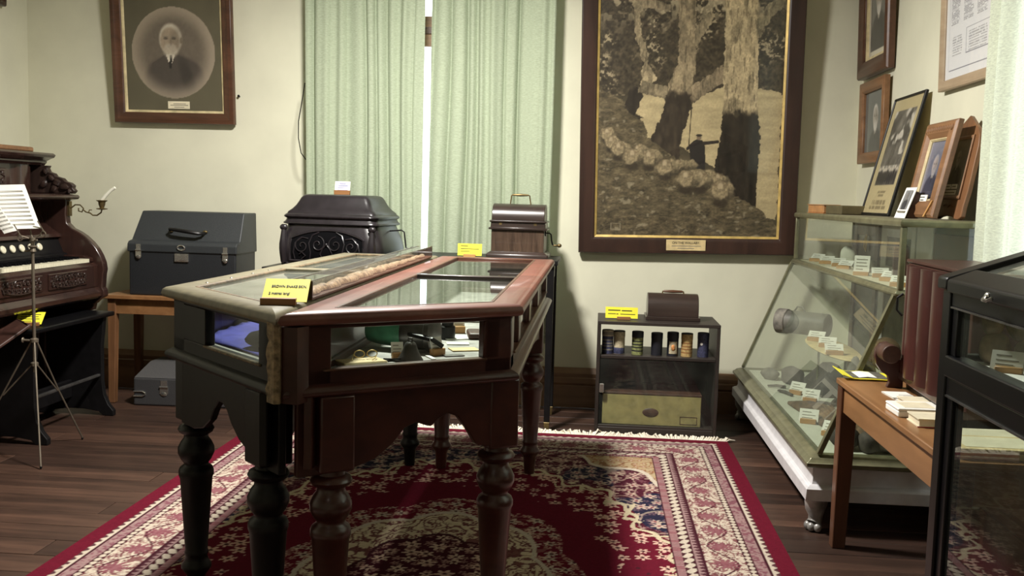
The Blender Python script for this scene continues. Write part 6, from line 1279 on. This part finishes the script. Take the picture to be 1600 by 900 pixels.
for x, y, w_, d_, h_, rz, mt, lb, ct in BK:
    t = thing('pamphlet' if ct == 'pamphlet' else ('book' if ct == 'book' else 'box'), lb, ct, (x, y, BZ_), (0, 0, rz))
    if ct == 'box':
        m = MB(); m.box((-w_ / 2, -d_ / 2, 0), (w_ / 2, d_ / 2, h_ * 0.7)); m.build('box_body', mt, t, False, 0.005, 3)
        m = MB(); m.box((-w_ / 2 - 0.001, -d_ / 2 - 0.001, h_ * 0.71), (w_ / 2 + 0.001, d_ / 2 + 0.001, h_)); m.build('lid', mt, t, False, 0.004, 2)
        m = MB(); m.box((-w_ / 2 + 0.025, -d_ / 2 + 0.02, h_), (w_ / 2 - 0.025, d_ / 2 - 0.02, h_ + 0.0008)); m.build('lid_panel', 'cream_paper' if mt != 'cream_paper' else 'white_paper', t, False)
    else:
        m = MB(); m.box((-w_ / 2, -d_ / 2, h_ * 0.86), (w_ / 2, d_ / 2, h_)); m.box((-w_ / 2, -d_ / 2, 0), (w_ / 2, d_ / 2, h_ * 0.14)); m.build('cover', mt if 'red' not in lb else 'cream_paper', t, False)
        m = MB(); m.box((-w_ / 2 + 0.004, -d_ / 2 + 0.003, h_ * 0.15), (w_ / 2 - 0.002, d_ / 2 - 0.003, h_ * 0.85)); m.build('page_block', 'cream_paper', t, False)
        if 'red' in lb: m = MB(); m.box((-w_ / 2 - 0.001, -d_ / 2 - 0.001, 0.0), (w_ / 2, -d_ / 2 + 0.004, h_ * 0.13)); m.build('red_edge', 'red_edge', t, False)
        if ct == 'pamphlet':
            m = MB(); m.box((-0.045, -0.05, h_), (-0.03, -0.03, h_ + 0.0006)); m.box((0.0, -0.02, h_), (0.04, -0.016, h_ + 0.0006)); m.box((0.005, 0.0, h_), (0.05, 0.004, h_ + 0.0006)); m.box((-0.005, 0.02, h_), (0.04, 0.024, h_ + 0.0006)); o = m.build('crest_and_title', 'faded_ink', t, False); stuff(o)
# maroon wooden cabinet with fluted face and scrolled bracket
mc = thing('fluted_cabinet', 'maroon wooden instrument with fluted side and scrolled bracket on the brown table', 'instrument', (1.2, 3.2, BZ_), (0, 0, 0))
fa, fb = Vector((1.129, 3.665, 0)), Vector((1.097, 2.95, 0)); fd = (fb - fa).normalized(); fn = Vector((fd.y, -fd.x, 0)); fn = -fn if fn.x > 0 else fn
m = MB(mc); q = [fa, fb, fb + Vector((0.255, 0.0, 0)), fa + Vector((0.23, 0.0, 0))]; m.loft([[(p.x, p.y, z) for p in q] for z in (BZ_ + 0.035, 1.104)]); m.build('cabinet_body', 'maroon_wood', mc, False, 0.004)
m = MB(mc); q = [fa + Vector((-0.006, 0.01, 0)), fb + Vector((-0.006, -0.01, 0)), fb + Vector((0.26, -0.01, 0)), fa + Vector((0.235, 0.01, 0))]; m.loft([[(p.x, p.y, z) for p in q] for z in (1.105, 1.117)]); m.build('top_board', 'maroon_wood', mc, False, 0.004)
m = MB(mc); q = [fa + Vector((0.01, -0.02, 0)), fb + Vector((0.012, 0.02, 0)), fb + Vector((0.245, 0.02, 0)), fa + Vector((0.22, -0.02, 0))]; m.loft([[(p.x, p.y, z) for p in q] for z in (BZ_ + 0.0005, BZ_ + 0.034)]); m.build('black_base', 'ebonised', mc, False, 0.003)
for s, r in ((0.05, 0.034), (0.16, 0.066), (0.30, 0.066), (0.44, 0.066), (0.58, 0.066)):
    m = MB(mc); c = fa + fd * s; m.loft([[(c.x + fn.x * r * 0.55 * math.sin(a) + fd.x * r * math.cos(a), c.y + fn.y * r * 0.55 * math.sin(a) + fd.y * r * math.cos(a), z) for a in [PI * k / 10 for k in range(11)]] for z in (BZ_ + 0.06, 1.098)]); m.build('flute', 'maroon_wood', mc, True, 0, 2, 50)
m = MB(mc); q0 = fa + fn * 0.004; q1 = fb + fn * 0.004; m.beam((q0.x, q0.y, BZ_ + 0.048), (q1.x, q1.y, BZ_ + 0.048), 0.03, 0.026); m.build('base_rail', 'maroon_wood', mc, False, 0.003)
sc_ = [(1.074, 0.655), (1.03, 0.655), (1.02, 0.675), (1.028, 0.70), (1.022, 0.722), (1.0, 0.735), (0.982, 0.76), (0.975, 0.79), (0.978, 0.815), (0.99, 0.833), (1.012, 0.84), (1.03, 0.832), (1.036, 0.812), (1.03, 0.795), (1.045, 0.785), (1.074, 0.775)]
K_ = lambda x, z: (x * 1.05, max(BZ_ + 0.0005, 1.3 + (z - 1.3) * 1.05))
m = MB(mc); m.ext([K_(*p) for p in sc_], lambda x, z: (x, 3.64, z), lambda x, z: (x, 3.665, z)); m.build('scrolled_bracket', 'maroon_wood', mc, True, 0.003, 2, 30)
m = MB(mc); m.cyl((1.058, 3.639, 0.783), (1.058, 3.56, 0.783), 0.033, None, 24); m.build('roller', 'leather_brown', mc, True, 0.003)
m = MB(mc); m.tube([(1.118, 3.67, 0.91), (1.10, 3.675, 0.93), (1.10, 3.675, 0.975), (1.118, 3.67, 0.99)], 0.005, 6); m.build('hook', 'black_metal', mc)
# ================================================================== BLACK CABINET, NEAR RIGHT
KX0, KX1, KY0, KY1 = 0.84, 1.42, 0.75, 2.455
kc = thing('display_cabinet', 'black wooden display cabinet with sloping glass lid at the right edge', 'display cabinet', (1.13, 1.6, 0))
zs = lambda x: 1.142 + (x - KX0) * 0.35
def kb(name, a, b, mat='ebonised_case', bev=0.004, par=None):
    m = MB(kc); m.box(a, b); o = m.build(name, mat, kc, True, bev); o.parent = par or kc; return o
for nm, x, y in (('corner_post', KX0, KY1 - 0.05), ('corner_post', KX0, KY0), ('corner_post', KX1 - 0.05, KY1 - 0.05), ('corner_post', KX1 - 0.05, KY0)):
    m = MB(kc); m.loft([[(x, y, 0), (x + 0.05, y, 0), (x + 0.05, y + 0.05, 0), (x, y + 0.05, 0)], [(x, y, zs(x) - 0.035), (x + 0.05, y, zs(x + 0.05) - 0.035), (x + 0.05, y + 0.05, zs(x + 0.05) - 0.035), (x, y + 0.05, zs(x) - 0.035)]]); m.build(nm, 'ebonised_case', kc, True, 0.004)
kb('side_rail', (KX0 + 0.004, KY0 + 0.05, 1.07), (KX0 + 0.034, KY1 - 0.05, zs(KX0) - 0.036)); kb('side_rail', (KX0 - 0.004, KY0 + 0.05, 0.905), (KX0 + 0.04, KY1 - 0.05, 0.955))
kb('side_rail', (KX0 + 0.004, KY0 + 0.05, 0.855), (KX0 + 0.03, KY1 - 0.05, 0.904)); kb('side_rail', (KX0 + 0.004, KY0 + 0.05, 0.06), (KX0 + 0.034, KY1 - 0.05, 0.16))
kb('end_rail', (KX0 + 0.05, KY1 - 0.034, 1.07), (KX1 - 0.05, KY1 - 0.004, 1.107)); kb('end_rail', (KX0 + 0.05, KY1 - 0.04, 0.855), (KX1 - 0.05, KY1 - 0.002, 0.955)); kb('end_rail', (KX0 + 0.05, KY1 - 0.034, 0.06), (KX1 - 0.05, KY1 - 0.004, 0.16))
for z0, z1, y in ((0.955, 1.07, 0.0), (0.16, 0.855, 0.0)):
    kb('door_stile', (KX0 + 0.008, KY1 - 0.085, z0), (KX0 + 0.03, KY1 - 0.051, z1), 'ebonised_case', 0.003)
    kb('side_pane', (KX0 + 0.016, KY0 + 0.05, z0), (KX0 + 0.019, KY1 - 0.086, z1), 'case_glass', 0)
    kb('end_pane', (KX0 + 0.05, KY1 - 0.02, z0), (KX1 - 0.05, KY1 - 0.017, z1), 'case_glass', 0)
m = MB(kc)
for z in (0.858, 1.068): m.box((KX0 - 0.001, KY0 + 0.06, z), (KX0 + 0.004, KY1 - 0.06, z + 0.004))
m.build('bead_line', 'steel_grey', kc, False)
for y0, y1 in ((KY1 - 0.055, KY1 + 0.01), (KY0 - 0.01, KY0 + 0.055)):
    m = MB(kc); m.loft([[(KX0 - 0.012, y, zs(KX0) - 0.034), (KX1 + 0.01, y, zs(KX1) - 0.034), (KX1 + 0.01, y, zs(KX1)), (KX0 - 0.012, y, zs(KX0) - 0.004)] for y in (y0, y1)]); m.build('lid_rail', 'ebonised_case', kc, True, 0.006)
for x0, x1 in ((KX0 - 0.012, KX0 + 0.055), (KX1 - 0.055, KX1 + 0.01)):
    m = MB(kc); m.loft([[(x0, y, zs(x0) - 0.034), (x1, y, zs(x1) - 0.034), (x1, y, zs(x1)), (x0, y, zs(x0) - 0.003)] for y in (KY0 + 0.055, KY1 - 0.055)]); m.build('lid_rail', 'ebonised_case', kc, True, 0.006)
m = MB(kc); m.loft([[(x, y, zs(x) - dz) for x, dz in ((KX0 + 0.05, 0.013), (KX1 - 0.05, 0.013), (KX1 - 0.05, 0.017), (KX0 + 0.05, 0.017))] for y in (KY0 + 0.05, KY1 - 0.05)]); m.build('lid_pane', 'dusty_glass', kc, False)
m = MB(kc); m.ball((KX0 - 0.012, 2.155, 1.117), (0.006, 0.013, 0.011), 10, 6); m.tube([(KX0 - 0.018, 2.15, 1.117), (KX0 - 0.03, 2.13, 1.113), (KX0 - 0.03, 2.105, 1.113), (KX0 - 0.026, 2.095, 1.119)], 0.0045, 6); m.build('turn_catch', 'chrome', kc)
kb('case_floor', (KX0 + 0.035, KY0 + 0.05, 0.925), (KX1 - 0.05, KY1 - 0.05, 0.94), 'ebonised', 0); kb('case_bottom', (KX0 + 0.035, KY0 + 0.05, 0.10), (KX1 - 0.05, KY1 - 0.05, 0.115), 'mahogany_dark', 0)
m = MB(kc); m.box((KX1 - 0.04, KY0 + 0.05, 0.1), (KX1 - 0.02, KY1 - 0.05, 1.25)); m.build('back_board', 'mahogany_dark', kc, False)
m = MB(Vector((1.0, 1.9, 0.941))); L = []
for j in range(13):
    y = 1.2 + 1.17 * j / 12; L.append([(0.885 + 0.012 * math.sin(j * 2.1) + 0.3 * i / 6 * 1.2, y, 0.9425 + 0.004 * abs(math.sin(j * 1.7 + i))) for i in range(7)])
m.loft(L, False, False, False); o = m.build('paper_liner', 'white_paper'); tag(o, 'crumpled white paper lining the upper floor of the black cabinet', 'paper'); s_ = o.modifiers.new('thickness', 'SOLIDIFY'); s_.thickness = 0.0015; s_.offset = 1
rg = random.Random(5); k = 0
for x, y, z, r, lb in ((0.93, 2.355, 0.944, 0.040, 'bottom left stone of the stone stack in the black cabinet'), (1.0, 2.355, 0.944, 0.034, 'bottom stone second from the left in the black cabinet'), (1.065, 2.35, 0.944, 0.036, 'bottom stone third from the left in the black cabinet'), (1.13, 2.345, 0.944, 0.035, 'bottom right stone in the black cabinet'),
                   (0.925, 2.365, 1.014, 0.034, 'upper left round stone in the black cabinet'), (0.985, 2.365, 1.004, 0.036, 'upper second stone in the black cabinet'), (1.055, 2.36, 1.01, 0.034, 'upper third stone in the black cabinet')):
    k += 1; relic('river_stone', lb, 'stone', ('river_grey', 'river_brown')[k % 2], (x, y, z), (r, r * 0.7, r), (0, 0, 0.3 * k), 0.10, k + 20, 'stones stacked in the black cabinet')
relic('relic', 'dark round relic near the right edge inside the black cabinet', 'relic', 'ebonised', (0.955, 1.96, 0.944), (0.03, 0.04, 0.035), (0, 0, 0), 0.08, 33)
label_stand((0.905, 2.225, 0.9445), -0.55, 0.066, 0.046, 'white_paper', LN2, 'white label in a pine block inside the black cabinet', 0.5, 0.055, 0.016, 'pine_block', None, 'faded_ink', 0.006)
